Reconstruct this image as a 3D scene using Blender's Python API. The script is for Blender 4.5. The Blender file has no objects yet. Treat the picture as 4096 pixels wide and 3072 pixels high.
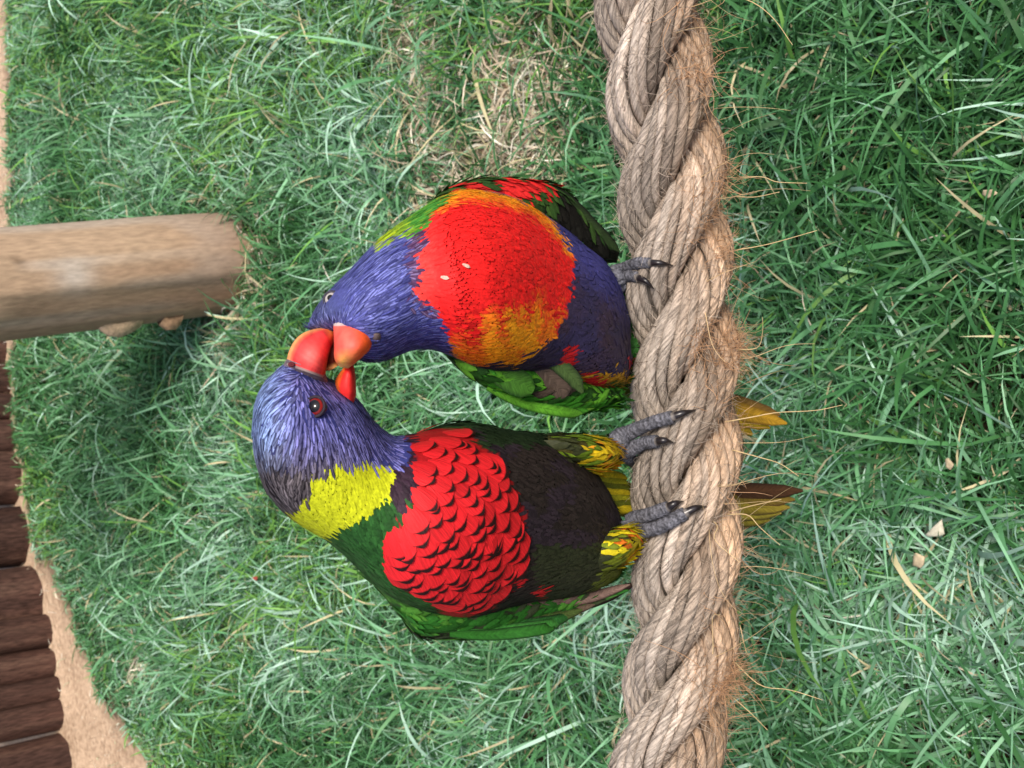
import bpy, math
import numpy as np
from mathutils import Matrix, Vector

rng = np.random.default_rng(11)
scene = bpy.context.scene
col = scene.collection

# ------------------------------------------------------------------ camera
TH = math.radians(45.0)          # pitch below the horizontal
CAM_H = 0.68                     # camera height above the lawn
FPX = 1098.0                     # focal length in pixels of the 1024 px side
D0 = 0.45                        # distance of the rope along the view axis
CAM = np.array([0.0, 0.0, CAM_H])
FWD = np.array([0.0, math.cos(TH), -math.sin(TH)])
VUP = np.array([0.0, math.sin(TH), math.cos(TH)])
RGT = np.array([1.0, 0.0, 0.0])

cam_data = bpy.data.cameras.new('camera')
cam = bpy.data.objects.new('camera', cam_data)
col.objects.link(cam)
m = Matrix.Identity(4)
for r in range(3):               # the phone was held on its side: world up points to the picture's left
    m[r][0] = -VUP[r]; m[r][1] = RGT[r]; m[r][2] = -FWD[r]; m[r][3] = CAM[r]
cam.matrix_world = m
cam_data.sensor_fit = 'HORIZONTAL'
cam_data.sensor_width = 36.0
cam_data.angle = 2 * math.atan(512.0 / FPX)
cam_data.clip_start = 0.02
cam_data.clip_end = 500.0
cam_data.dof.use_dof = True
cam_data.dof.focus_distance = 0.40
cam_data.dof.aperture_fstop = 38.0
scene.camera = cam

# ------------------------------------------------------------------ sky, sun, exposure
SUN_EL, SUN_AZ = math.radians(58), math.radians(150)   # azimuth clockwise from +Y
world = bpy.data.worlds.new('World'); scene.world = world
world.use_nodes = True
wn = world.node_tree
bg = wn.nodes['Background']
sky = wn.nodes.new('ShaderNodeTexSky')
sky.sky_type = 'NISHITA'; sky.sun_disc = False
sky.sun_elevation = SUN_EL; sky.sun_rotation = SUN_AZ
sky.air_density = 1.0; sky.dust_density = 4.0; sky.ozone_density = 1.0
wn.links.new(sky.outputs[0], bg.inputs[0])
bg.inputs[1].default_value = 0.105
sun_data = bpy.data.lights.new('sun', 'SUN')
sun_data.energy = 2.6; sun_data.angle = math.radians(18); sun_data.color = (1.0, 0.93, 0.84)
sun = bpy.data.objects.new('sun', sun_data); col.objects.link(sun)
sd = Vector((math.sin(SUN_AZ) * math.cos(SUN_EL), math.cos(SUN_AZ) * math.cos(SUN_EL), math.sin(SUN_EL)))
sun.rotation_euler = (-sd).to_track_quat('-Z', 'Y').to_euler()
sun.location = (0, -3, 5)
vs = scene.view_settings
vs.view_transform = 'Standard'; vs.look = 'None'; vs.gamma = 1.0; vs.use_curve_mapping = False
vs.exposure = 0.62

# ------------------------------------------------------------------ survey helpers: photograph point + distance -> place
def ray(X, Y):
    X = np.asarray(X, float); Y = np.asarray(Y, float)
    u = (3072 - Y) / 4 - 384; v = X / 4 - 512
    return FWD + np.multiply.outer(u / FPX, RGT) - np.multiply.outer(v / FPX, VUP)
def P(X, Y, d):                  # d = metres nearer than the rope
    return CAM + ray(X, Y) * (D0 - np.asarray(d, float))[..., None]
def G(X, Y, z=0.0):              # where the line of sight meets the level z
    r = ray(X, Y); return CAM + r * ((z - CAM_H) / r[..., 2])[..., None]
def PY(X, Y, y0):                # ... or the upright plane y = y0
    r = ray(X, Y); return CAM + r * (y0 / r[..., 1])[..., None]
def pix(p):                      # place -> photograph point
    q = p - CAM; dz = q @ FWD
    return 4 * (512 - (q @ VUP) / dz * FPX), 3072 - 4 * (384 + (q @ RGT) / dz * FPX)
def norm(a): return a / np.maximum(np.linalg.norm(a, axis=-1, keepdims=True), 1e-9)
def inpoly(x, y, poly):
    poly = np.array(poly, float); c = np.zeros(np.shape(x), bool)
    x1, y1 = poly[-1]
    for x2, y2 in poly:
        cond = ((y2 > y) != (y1 > y)) & (x < (x1 - x2) * (y - y2) / ((y1 - y2) + 1e-12) + x2)
        c ^= cond; x1, y1 = x2, y2
    return c
def lattice_noise(seed):
    g = np.random.default_rng(seed).random((64, 64))
    def f(x, y):
        x = np.asarray(x) % 64; y = np.asarray(y) % 64
        i = np.floor(x).astype(int); j = np.floor(y).astype(int)
        a = x - i; b = y - j; a = a*a*(3-2*a); b = b*b*(3-2*b)
        i1 = (i+1) % 64; j1 = (j+1) % 64; i %= 64; j %= 64
        return (g[i, j]*(1-a)+g[i1, j]*a)*(1-b) + (g[i, j1]*(1-a)+g[i1, j1]*a)*b
    return f
n1, n2, n3 = lattice_noise(1), lattice_noise(2), lattice_noise(3)
def srgb(r, g, b):
    c = np.array([r, g, b]) / 255.0
    return np.where(c <= 0.04045, c / 12.92, ((c + 0.055) / 1.055) ** 2.4)

# ------------------------------------------------------------------ mesh helpers
def make_mesh(name, V, F, C=None, A=None, smooth=True):
    """V (n,3); F (m,4) or (m,3) index array or list of those; C (n,3) linear colours; A (n,3) extra surface coordinates"""
    Fs = F if isinstance(F, list) else [F]
    me = bpy.data.meshes.new(name)
    V = np.asarray(V, np.float32)
    me.vertices.add(len(V)); me.vertices.foreach_set('co', V.ravel())
    loops = np.concatenate([f.ravel() for f in Fs]).astype(np.int32)
    sizes = np.concatenate([np.full(len(f), f.shape[1]) for f in Fs]).astype(np.int32)
    starts = np.concatenate([[0], np.cumsum(sizes)[:-1]]).astype(np.int32)
    me.loops.add(len(loops)); me.loops.foreach_set('vertex_index', loops)
    me.polygons.add(len(sizes))
    me.polygons.foreach_set('loop_start', starts)
    me.polygons.foreach_set('loop_total', sizes)
    me.polygons.foreach_set('use_smooth', np.full(len(sizes), smooth))
    me.update(calc_edges=True)
    if C is not None:
        ca = me.color_attributes.new('Col', 'FLOAT_COLOR', 'POINT')
        ca.data.foreach_set('color', np.concatenate([np.asarray(C, np.float32), np.ones((len(V), 1), np.float32)], 1).ravel())
    if A is not None:
        at = me.attributes.new('surf', 'FLOAT_VECTOR', 'POINT')
        at.data.foreach_set('vector', np.asarray(A, np.float32).ravel())
    me.validate(); return me
def link(name, me, mat, parent=None, kind=None, label=None, category=None, group=None):
    o = bpy.data.objects.new(name, me)
    if me is not None and mat is not None and not me.materials: me.materials.append(mat)
    col.objects.link(o)
    if parent is not None:
        o.parent = parent
        o.matrix_parent_inverse = PINV.get(parent.name, Matrix.Identity(4))
    for k, v in (('kind', kind), ('label', label), ('category', category), ('group', group)):
        if v: o[k] = v
    return o
PINV = {}
def thing(name, loc, label, category, group=None):
    o = link(name, None, None, None, None, label, category, group)
    o.location = [float(c) for c in loc]
    PINV[o.name] = Matrix.Translation(o.location).inverted()
    return o
def grid_faces(nr, nc, closed=True, off=0):
    i = np.arange(nr - 1)[:, None]; j = np.arange(nc if closed else nc - 1)[None, :]
    a = i * nc + j; b = i * nc + (j + 1) % nc
    return np.stack([a, b, b + nc, a + nc], -1).reshape(-1, 4) + off
def catmull(keys, n):
    keys = np.array(keys, float); k = len(keys)
    K = np.vstack([2*keys[0]-keys[1], keys, 2*keys[-1]-keys[-2]])
    t = np.linspace(0, k - 1, n); i = np.minimum(t.astype(int), k - 2); f = (t - i)[:, None]
    p0, p1, p2, p3 = K[i], K[i+1], K[i+2], K[i+3]
    return 0.5*((2*p1)+(-p0+p2)*f+(2*p0-5*p1+4*p2-p3)*f**2+(-p0+3*p1-3*p2+p3)*f**3)
def tube(path, rad, sides=8, cap=True, flat=1.0, flatdir=None):
    path = np.asarray(path, float); n = len(path); rad = np.broadcast_to(rad, (n,))
    T = norm(np.gradient(path, axis=0))
    ref = np.array([0.0, 0.0, 1.0]) if flatdir is None else np.asarray(flatdir, float)
    N = ref - (T @ ref)[:, None] * T
    bad = np.linalg.norm(N, axis=1) < 0.15
    N[bad] = np.array([1.0, 0.2, 0.1]); N = norm(N - (N*T).sum(1, keepdims=True)*T); B = np.cross(T, N)
    a = np.linspace(0, 2*np.pi, sides, endpoint=False)
    V = path[:, None, :] + rad[:, None, None]*(np.cos(a)[None, :, None]*N[:, None, :]*flat + np.sin(a)[None, :, None]*B[:, None, :])
    V = V.reshape(-1, 3); F = [grid_faces(n, sides)]
    if cap:
        V = np.vstack([V, path[0], path[-1]]); k = n*sides; j = np.arange(sides)
        F.append(np.concatenate([np.stack([np.full(sides, k), (j+1) % sides, j], -1),
                 np.stack([np.full(sides, k+1), (n-1)*sides+j, (n-1)*sides+(j+1) % sides], -1)]))
    return V, F
def merge(parts):                # [(V, [F..], C)] -> one
    Vs, Q, T, Cs, o = [], [], [], [], 0
    for V, F, C in parts:
        for f in (F if isinstance(F, list) else [F]): (Q if f.shape[1] == 4 else T).append(f + o)
        Vs.append(V); Cs.append(C); o += len(V)
    F = []
    if Q: F.append(np.concatenate(Q))
    if T: F.append(np.concatenate(T))
    return np.vstack(Vs), F, np.vstack(Cs)

# ------------------------------------------------------------------ materials
def base_mat(name, rough=0.6, spec=0.3):
    mt = bpy.data.materials.new(name); mt.use_nodes = True
    nt = mt.node_tree; b = nt.nodes['Principled BSDF']
    b.inputs['Roughness'].default_value = rough
    b.inputs['Specular IOR Level'].default_value = spec
    return mt, nt, b
def nd(nt, t, **kw):
    n = nt.nodes.new(t)
    for k, v in kw.items():
        if hasattr(n, k): setattr(n, k, v)
        else: n.inputs[k].default_value = v
    return n
def attr_mat(name, rough=0.6, spec=0.3, nscale=400.0, namt=0.35, bump=0.0, sheen=0.0, trans=0.0, surf=None, coat=0.0):
    """colour of the piece itself, broken up by fine noise (surf = scale of the noise along the surface coordinates)"""
    mt, nt, b = base_mat(name, rough, spec)
    at = nd(nt, 'ShaderNodeAttribute', attribute_name='Col')
    no = nd(nt, 'ShaderNodeTexNoise'); no.inputs['Scale'].default_value = nscale; no.inputs['Detail'].default_value = 4.0
    if surf is not None:
        sa = nd(nt, 'ShaderNodeAttribute', attribute_name='surf')
        vm = nd(nt, 'ShaderNodeVectorMath', operation='MULTIPLY'); vm.inputs[1].default_value = surf
        nt.links.new(sa.outputs['Vector'], vm.inputs[0]); nt.links.new(vm.outputs[0], no.inputs['Vector'])
        no.inputs['Scale'].default_value = 1.0
    else:
        tc = nd(nt, 'ShaderNodeTexCoord'); nt.links.new(tc.outputs['Object'], no.inputs['Vector'])
    mr = nd(nt, 'ShaderNodeMapRange')
    mr.inputs['From Min'].default_value = 0.3; mr.inputs['From Max'].default_value = 0.7
    mr.inputs['To Min'].default_value = 1 - namt; mr.inputs['To Max'].default_value = 1 + namt
    nt.links.new(no.outputs['Fac'], mr.inputs['Value'])
    mx = nd(nt, 'ShaderNodeVectorMath', operation='SCALE')
    nt.links.new(at.outputs['Color'], mx.inputs[0]); nt.links.new(mr.outputs[0], mx.inputs['Scale'])
    nt.links.new(mx.outputs[0], b.inputs['Base Color'])
    if bump:
        bp = nd(nt, 'ShaderNodeBump'); bp.inputs['Strength'].default_value = bump; bp.inputs['Distance'].default_value = 0.0006
        nt.links.new(no.outputs['Fac'], bp.inputs['Height']); nt.links.new(bp.outputs[0], b.inputs['Normal'])
    if sheen:
        b.inputs['Sheen Weight'].default_value = sheen; b.inputs['Sheen Roughness'].default_value = 0.5
    if coat:
        b.inputs['Coat Weight'].default_value = coat; b.inputs['Coat Roughness'].default_value = 0.06
    if trans:
        tr = nd(nt, 'ShaderNodeBsdfTranslucent'); nt.links.new(mx.outputs[0], tr.inputs['Color'])
        ms = nd(nt, 'ShaderNodeMixShader'); ms.inputs[0].default_value = trans
        nt.links.new(b.outputs[0], ms.inputs[1]); nt.links.new(tr.outputs[0], ms.inputs[2])
        nt.links.new(ms.outputs[0], nt.nodes['Material Output'].inputs[0])
    return mt
M = {
    'feather': attr_mat('plumage', 0.62, 0.18, 900, 0.22, bump=0.25, trans=0.10),
    'vane': attr_mat('feather_vane', 0.55, 0.22, 1, 0.30, bump=0.5, surf=(1.0, 1.0, 1.0), trans=0.06),
    'skin': attr_mat('bird_skin', 0.7, 0.2, 600, 0.25),
    'beak': attr_mat('beak_horn', 0.55, 0.3, 260, 0.26, bump=0.5),
    'foot': attr_mat('scaly_foot', 0.68, 0.25, 1100, 0.55, bump=1.0),
    'claw': attr_mat('claw_horn', 0.3, 0.5, 500, 0.2),
    'eye': attr_mat('eye', 0.12, 0.4, 900, 0.1, coat=0.3),
    'yarn': attr_mat('rope_yarn', 0.88, 0.10, 1, 0.62, bump=1.0, surf=(1.0, 1.0, 1.0)),
    'fibre': attr_mat('rope_fibre', 0.7, 0.2, 200, 0.15, trans=0.25),
    'grass': attr_mat('grass_blade', 0.42, 0.28, 60, 0.18, trans=0.08),
    'straw': attr_mat('dry_straw', 0.65, 0.25, 90, 0.25, trans=0.1),
    'chip': attr_mat('wood_chip', 0.75, 0.2, 300, 0.25, bump=0.4),
    'post': attr_mat('debarked_wood', 0.72, 0.22, 1, 0.20, bump=0.6, surf=(1.0, 1.0, 1.0)),
    'log': attr_mat('dark_log', 0.8, 0.15, 1, 0.55, bump=1.0, surf=(1.0, 1.0, 1.0)),
}
def ground_mat():
    mt, nt, b = base_mat('sandy_soil', 0.95, 0.1)
    tc = nd(nt, 'ShaderNodeTexCoord')
    a = nd(nt, 'ShaderNodeTexNoise'); a.inputs['Scale'].default_value = 9; a.inputs['Detail'].default_value = 8
    c = nd(nt, 'ShaderNodeTexNoise'); c.inputs['Scale'].default_value = 160; c.inputs['Detail'].default_value = 6
    for n in (a, c): nt.links.new(tc.outputs['Object'], n.inputs['Vector'])
    r = nd(nt, 'ShaderNodeValToRGB')
    e = r.color_ramp.elements
    e[0].position = 0.32; e[0].color = (0.24, 0.16, 0.10, 1)
    e[1].position = 0.66; e[1].color = (0.56, 0.41, 0.28, 1)
    ad = nd(nt, 'ShaderNodeMath', operation='MULTIPLY_ADD'); ad.inputs[1].default_value = 0.55
    sb = nd(nt, 'ShaderNodeMath', operation='MULTIPLY'); sb.inputs[1].default_value = 0.45
    nt.links.new(c.outputs['Fac'], ad.inputs[0]); nt.links.new(a.outputs['Fac'], sb.inputs[0])
    nt.links.new(sb.outputs[0], ad.inputs[2]); nt.links.new(ad.outputs[0], r.inputs[0])
    at = nd(nt, 'ShaderNodeAttribute', attribute_name='Col')
    mu = nd(nt, 'ShaderNodeVectorMath', operation='MULTIPLY')
    nt.links.new(r.outputs[0], mu.inputs[0]); nt.links.new(at.outputs['Color'], mu.inputs[1])
    nt.links.new(mu.outputs[0], b.inputs['Base Color'])
    bp = nd(nt, 'ShaderNodeBump'); bp.inputs['Strength'].default_value = 0.9; bp.inputs['Distance'].default_value = 0.004
    nt.links.new(c.outputs['Fac'], bp.inputs['Height']); nt.links.new(bp.outputs[0], b.inputs['Normal'])
    return mt
M['ground'] = ground_mat()

# ================================================================== THE SETTING
# ground: a fine undulating patch in the middle of one sheet that reaches the horizon
xs = np.concatenate([[-60, -20, -6], np.linspace(-2, 2, 200), [6, 20, 60]])
ys = np.concatenate([[-60, -20, -6], np.linspace(-1, 3, 200), [8, 25, 80]])
gx, gy = np.meshgrid(xs, ys, indexing='ij')
def ground_z(x, y):
    w = np.clip((2.2 - np.abs(x)) / 0.6, 0, 1) * np.clip((3.2 - y) / 0.6, 0, 1)
    return w * (0.012*(n1(x*5+9, y*5+3)-0.5) + 0.006*(n2(x*16, y*16)-0.5))
V = np.stack([gx, gy, ground_z(gx, gy)], -1).reshape(-1, 3)

# sandy border polygon (photograph points on the ground)
def gxy(pts): return [tuple(G(x, y)[:2]) for x, y in pts]
SAND = gxy([(640, 3072), (560, 3000), (470, 2900), (410, 2800), (365, 2700), (325, 2600), (295, 2500), (265, 2400), (215, 2310), (150, 2240),
            (108, 1950), (66, 1500), (36, 1200), (45, 900), (35, 600), (28, 200), (24, -300)])
SAND = SAND + [(2.5, 6.0), (-4.0, 6.0), (-4.0, 0.8)] + gxy([(860, 3500), (720, 3200)])
SANDC = np.array(SAND)
def poly_dist(x, y, poly):
    d = np.full(np.shape(x), 9.0); p = np.array(poly)
    for a, b in zip(p, np.roll(p, -1, 0)):
        ab = b-a; t = np.clip(((x-a[0])*ab[0]+(y-a[1])*ab[1])/(ab@ab+1e-12), 0, 1)
        d = np.minimum(d, np.hypot(x-a[0]-t*ab[0], y-a[1]-t*ab[1]))
    return d
BALD = [gxy([(1630, -60), (1740, -40), (1760, 240), (1830, 420), (1820, 640), (1700, 700), (1640, 500), (1600, 200)]),
        gxy([(1960, 150), (2150, 120), (2290, 250), (2290, 560), (2200, 700), (2030, 760), (1900, 620), (1930, 330)]),
        gxy([(1700, 560), (1900, 560), (1950, 780), (1700, 820)]),
        gxy([(880, 1200), (1010, 1180), (1060, 1330), (930, 1360)]), gxy([(900, 830), (1010, 860), (1040, 1180), (930, 1200)]),
        gxy([(540, 2560), (600, 2560), (600, 2700), (530, 2720)])]
def bald_w(x, y):
    w = np.zeros(np.shape(x))
    for i, b in enumerate(BALD):
        s = np.where(inpoly(x, y, b), 1.0, -1.0) * poly_dist(x, y, b)
        w = np.maximum(w, np.clip(0.5 + s/0.05 + 1.1*(n2(x*40, y*40)-0.5), 0, 1))
    return w

sdg = np.where(inpoly(V[:, 0], V[:, 1], SAND), 1.0, -1.0)*poly_dist(V[:, 0], V[:, 1], SAND)
wg = np.maximum(np.clip(0.5+sdg/0.05, 0, 1), 0.8*bald_w(V[:, 0], V[:, 1]))[:, None]
Cg = np.array([0.07, 0.07, 0.06])*(1-wg)+np.array([1.15, 1.16, 1.2])*wg      # dark topsoil, blackened to paint in shade between the blades, pale sand along the border
link('ground', make_mesh('ground', V, grid_faces(len(xs), len(ys), False)[:, ::-1].copy(), Cg), M['ground'], kind='structure')
# ------------------------------------------------------------------ lawn
_y = np.linspace(0.05, 2.35, 400); _w = (0.225+0.285*_y)*np.interp(_y, [0, 0.6, 2.4], [1.25, 1.0, 0.85]); _w = np.cumsum(_w); _w = (_w-_w[0])/(_w[-1]-_w[0])
YQ = np.interp(np.linspace(0, 1, 200), _w, _y)
def blades(n, lmin, lmax, wmin, wmax, elo, ehi, region='lawn', straw=False, rows=5, rs=0, clump=0.0):
    r = np.random.default_rng(100 + rs); mult = 24 if region in ('bald', 'edge') else 2
    y = np.interp(r.random(n*mult), np.linspace(0, 1, 200), YQ)
    x = (r.random(n*mult)*2-1) * np.where(r.random(n*mult) < 0.74, 0.225 + 0.285*y, 0.42 + 0.46*y)
    sd_ = np.where(inpoly(x, y, SAND), -1.0, 1.0) * poly_dist(x, y, SAND)
    bw = bald_w(x, y)
    if region == 'lawn':
        keep = (sd_ + 0.05*(n2(x*30, y*30)-0.45) > 0.0) & (r.random(n*mult) > bw*0.74)
        keep &= r.random(n*mult) < 0.55 + 0.9*n3(x*14, y*14)
    elif region == 'bald':
        keep = r.random(n*mult) < bw
    elif region == 'edge':
        keep = (np.abs(sd_+0.02) < 0.10) & (r.random(n*mult) < 0.4)
    else:
        keep = (sd_ > 0.03)
    # nothing grows inside the post
    pb = POST_BASE; keep &= np.hypot(x-pb[0], y-pb[1]) > POST_R*0.98
    x, y, sd_ = x[keep][:n], y[keep][:n], sd_[keep][:n]; n = len(x)
    L = (lmin + (lmax-lmin)*r.random(n)**1.6)*np.clip(sd_/0.30+0.35, 0.38, 1.0)
    W = wmin + (wmax-wmin)*r.random(n)**1.5
    az = r.random(n)*2*np.pi
    # tufts share a lean
    taz = 2*np.pi*2*n1(x*9+20, y*9+5); ca = clump
    dx = np.cos(az)*(1-ca)+np.cos(taz)*ca; dy = np.sin(az)*(1-ca)+np.sin(taz)*ca
    az = np.arctan2(dy, dx)
    el = np.radians(elo + (ehi-elo)*r.random(n))
    bend = np.radians(20 + 95*r.random(n)) * np.where(r.random(n) < 0.12, 1.7, 1.0)
    t = np.linspace(0, 1, rows)
    ang = el[:, None] - bend[:, None]*t[None, :]
    seg = (L/(rows-1))[:, None]
    hx = np.cumsum(np.concatenate([np.zeros((n, 1)), np.cos(ang[:, :-1])*seg], 1), 1)
    hz = np.cumsum(np.concatenate([np.zeros((n, 1)), np.sin(ang[:, :-1])*seg], 1), 1)
    curl = (r.random(n)-0.5)*2.4
    ls = hx*curl[:, None]*t[None, :]*0.6
    D = np.stack([np.cos(az), np.sin(az)], -1); S = np.stack([-np.sin(az), np.cos(az)], -1)
    cx = x[:, None]+D[:, 0:1]*hx+S[:, 0:1]*ls; cy = y[:, None]+D[:, 1:2]*hx+S[:, 1:2]*ls
    gz = ground_z(cx, cy)
    L = L
    base = np.where(r.random(n) < 0.5, 0.0, 0.012*r.random(n)) if straw else -0.002*np.ones(n)
    cz = np.maximum(gz[:, :1]+base[:, None]+hz, gz+0.002+0.006*r.random(n)[:, None])
    cz[:, 0] = gz[:, 0]-0.001
    prof = np.interp(t, [0, 0.25, 0.6, 0.9, 1.0], [0.7, 1.0, 0.9, 0.4, 0.06])
    tw = (r.random(n)-0.5)*1.6
    hw = 0.5*W[:, None]*prof[None, :]
    nx, ny = S[:, 0:1], S[:, 1:2]
    ct, st = np.cos(tw)[:, None], np.sin(tw)[:, None]
    off = np.stack([nx*hw*ct, ny*hw*ct, hw*st], -1)
    cen = np.stack([cx, cy, cz], -1)
    Vv = np.stack([cen-off, cen+off], 2)            # n, rows, 2, 3
    i = np.arange(n)[:, None]*rows*2; k = np.arange(rows-1)[None, :]*2
    a = i+k; F = np.stack([a, a+1, a+3, a+2], -1).reshape(-1, 4)
    # colour of each blade
    if straw:
        pal = np.array([[0.64, 0.56, 0.43], [0.56, 0.46, 0.33], [0.74, 0.70, 0.58], [0.45, 0.36, 0.26], [0.42, 0.48, 0.30]])
        c = pal[r.integers(0, len(pal), n)]
    else:
        pal = np.array([[0.030, 0.105, 0.028], [0.058, 0.180, 0.060], [0.100, 0.260, 0.112], [0.180, 0.370, 0.205], [0.350, 0.540, 0.410]])  # palest mint puts the blades' sheen into their colour
        q = np.clip(n2(x*7+3, y*7)*0.75+0.08 + r.normal(0, 0.24, n), 0, 0.999)
        c = pal[np.minimum((q*5).astype(int), 4)]
        yel = (n1(x*6+31, y*6+8) > 0.68) & (r.random(n) < 0.38) | (r.random(n) < 0.02)
        c = np.where(yel[:, None], np.array([0.115, 0.265, 0.050])*(0.8+0.5*r.random(n)[:, None]), c)
        dry = r.random(n) < (0.012 if lmax > 0.09 else 0.035) + 0.25*bald_w(x, y)
        c = np.where(dry[:, None], np.array([0.45, 0.40, 0.23]), c)
    c = c*(0.75+0.5*r.random(n)[:, None])
    C = np.repeat(c, rows*2, 0)
    return Vv.reshape(-1, 3), F, C

POST_FOOT = G(930, 1050); POST_BASE = POST_FOOT[:2]; POST_R = 0.0570
parts = [blades(104000, 0.020, 0.050, 0.0010, 0.0023, 25, 88, rs=1, rows=5, clump=0.3),
         blades(37000, 0.035, 0.080, 0.0014, 0.0032, 25, 85, rs=2, rows=6, clump=0.45),
         blades(5600, 0.05, 0.11, 0.0022, 0.0044, 30, 75, rs=3, rows=7, clump=0.2)]
V, F, C = merge(parts)
link('grass', make_mesh('grass', V, F, C), M['grass'], kind='stuff', label='matted green lawn grass beneath the rope and around the post', category='grass')
parts = [blades(5200, 0.02, 0.07, 0.0009, 0.0024, -5, 40, 'bald', True, rs=5),
         blades(1300, 0.012, 0.05, 0.0006, 0.0015, -5, 50, 'lawn', True, rs=6),
         blades(900, 0.015, 0.05, 0.0006, 0.0014, -5, 60, 'edge', True, rs=7)]
V, F, C = merge(parts)
link('dry_grass', make_mesh('dry_grass', V, F, C), M['straw'], kind='stuff', label='pale dry straw scattered over the bare patches of the lawn', category='dry grass')

# ------------------------------------------------------------------ post
def wood_column(foot, top, r0, r1, n, sides, seed, ccol, knots=True, groove=0.05):
    f = lattice_noise(seed); g = lattice_noise(seed+50)
    ax = np.asarray(top)-np.asarray(foot); Ln = np.linalg.norm(ax); ax = ax/Ln
    e1 = norm(np.cross(ax, [0.0, 1.0, 0.0])); e2 = np.cross(ax, e1)
    s = np.linspace(0, 1, n); a = np.linspace(0, 2*np.pi, sides, endpoint=False)
    S, Aa = np.meshgrid(s, a, indexing='ij')
    ca, sa = np.cos(Aa)*4, np.sin(Aa)*4
    rr = (r0+(r1-r0)*S)*(1+groove*(f(ca*1.6+S*2+8, sa*1.6+9)-0.5)+groove*1.0*(g(ca*5+30, sa*5+S*1.5+30)-0.5)+0.05*(f(S*6+3, ca+20)-0.5))
    cen = np.asarray(foot)+np.multiply.outer(S*Ln, ax)
    Vv = cen+rr[..., None]*(np.cos(Aa)[..., None]*e1+np.sin(Aa)[..., None]*e2)
    V = Vv.reshape(-1, 3); F = [grid_faces(n, sides)]
    C = ccol(S, Aa, f, g).reshape(-1, 3)
    surf = np.stack([np.cos(Aa)*16, np.sin(Aa)*16, S*Ln*70+seed], -1).reshape(-1, 3)
    k = len(V); V = np.vstack([V, foot, top]); j = np.arange(sides)
    F.append(np.concatenate([np.stack([np.full(sides, k), (j+1) % sides, j], -1), np.stack([np.full(sides, k+1), (n-1)*sides+j, (n-1)*sides+(j+1) % sides], -1)]))
    C = np.vstack([C, C[0], C[-1]]); surf = np.vstack([surf, surf[0], surf[-1]])
    return V, F, C, surf
post_top = PY(np.array(0.), np.array(1138.), POST_FOOT[1]-0.0)
axis = norm(post_top-POST_FOOT)
def post_col(S, A, f, g):
    tan = np.array([0.43, 0.30, 0.20]); red = np.array([0.30, 0.170, 0.105]); grey = np.array([0.45, 0.38, 0.32])
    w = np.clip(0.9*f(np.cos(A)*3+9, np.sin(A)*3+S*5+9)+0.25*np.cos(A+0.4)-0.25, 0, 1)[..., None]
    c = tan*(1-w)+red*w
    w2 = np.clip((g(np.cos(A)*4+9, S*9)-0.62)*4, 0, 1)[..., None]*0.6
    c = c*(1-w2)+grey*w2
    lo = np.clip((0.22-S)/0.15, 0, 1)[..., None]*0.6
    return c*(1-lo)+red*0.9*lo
post_root = thing('wooden_post', POST_FOOT, 'thick debarked tan wooden post standing in the grass', 'post')
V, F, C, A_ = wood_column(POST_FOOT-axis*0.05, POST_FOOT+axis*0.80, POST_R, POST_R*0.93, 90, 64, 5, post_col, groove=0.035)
# shallow hollow with shade painted dark down one side, knots and scuffed patch
px, py = pix(V)
def dent(X, Y, rx, ry, depth, colr=None, mix=0.8):
    global V, C
    w = np.exp(-(((px-X)/rx)**2+((py-Y)/ry)**2))*((V-POST_FOOT-((V-POST_FOOT)@axis)[:, None]*axis)@(-FWD) > 0)
    out = V-POST_FOOT-((V-POST_FOOT)@axis)[:, None]*axis
    V = V-norm(out)*(w*depth)[:, None]
    if colr is not None: C = C*(1-mix*w[:, None])+np.array(colr)*mix*w[:, None]
for k in range(9):
    dent(100+105*k, 1240-14*k+8*math.sin(k*2.1), 90, 55, 0.0016, (0.17, 0.10, 0.06), 0.40)
dent(300, 1105, 75, 62, -0.0005, (0.55, 0.50, 0.45), 0.7)
dent(80, 1045, 15, 13, 0.004, (0.06, 0.035, 0.02), 0.95); dent(128, 1040, 12, 11, 0.003, (0.07, 0.04, 0.02), 0.8)
link('shaft', make_mesh('shaft', V, F, C, A_), M['post'], post_root)
# the peeling pale flake and a lower stub on its side
def flake(pts, base_pts, name, colr, thick):
    n = len(pts); yb = POST_FOOT[1]-0.012
    o = PY(np.array([p[0] for p in pts], float), np.array([p[1] for p in pts], float), yb)
    i_ = PY(np.array([p[0] for p in base_pts], float), np.array([p[1] for p in base_pts], float), yb)
    rowsv = [i_, i_*0.5+o*0.5+np.array([0, -thick*0.7, 0]), o+np.array([0, -thick*0.2, 0]), o+np.array([0, thick*0.3, 0]), i_*0.5+o*0.5+np.array([0, thick, 0]), i_+np.array([0, thick, 0])]
    Vv = np.vstack(rowsv)
    rr = np.random.default_rng(3); Vv = Vv+rr.normal(0, 0.0006, Vv.shape)
    Cc = np.tile(np.array(colr), (len(Vv), 1))*(0.8+0.4*rr.random((len(Vv), 1)))
    link(name, make_mesh(name, Vv, grid_faces(6, n, False), Cc), M['chip'], post_root, label='pale peeling flake of bark')
flake([(372, 1285), (400, 1322), (440, 1345), (480, 1348), (520, 1332), (556, 1305), (570, 1285)], [(370, 1255), (400, 1250), (440, 1248), (480, 1245), (520, 1240), (556, 1238), (572, 1236)], 'bark_flake', (0.52, 0.37, 0.24), 0.012)
flake([(640, 1295), (670, 1318), (700, 1318), (720, 1300)], [(640, 1245), (670, 1240), (700, 1236), (722, 1232)], 'bark_flake', (0.36, 0.22, 0.13), 0.012)

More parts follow.
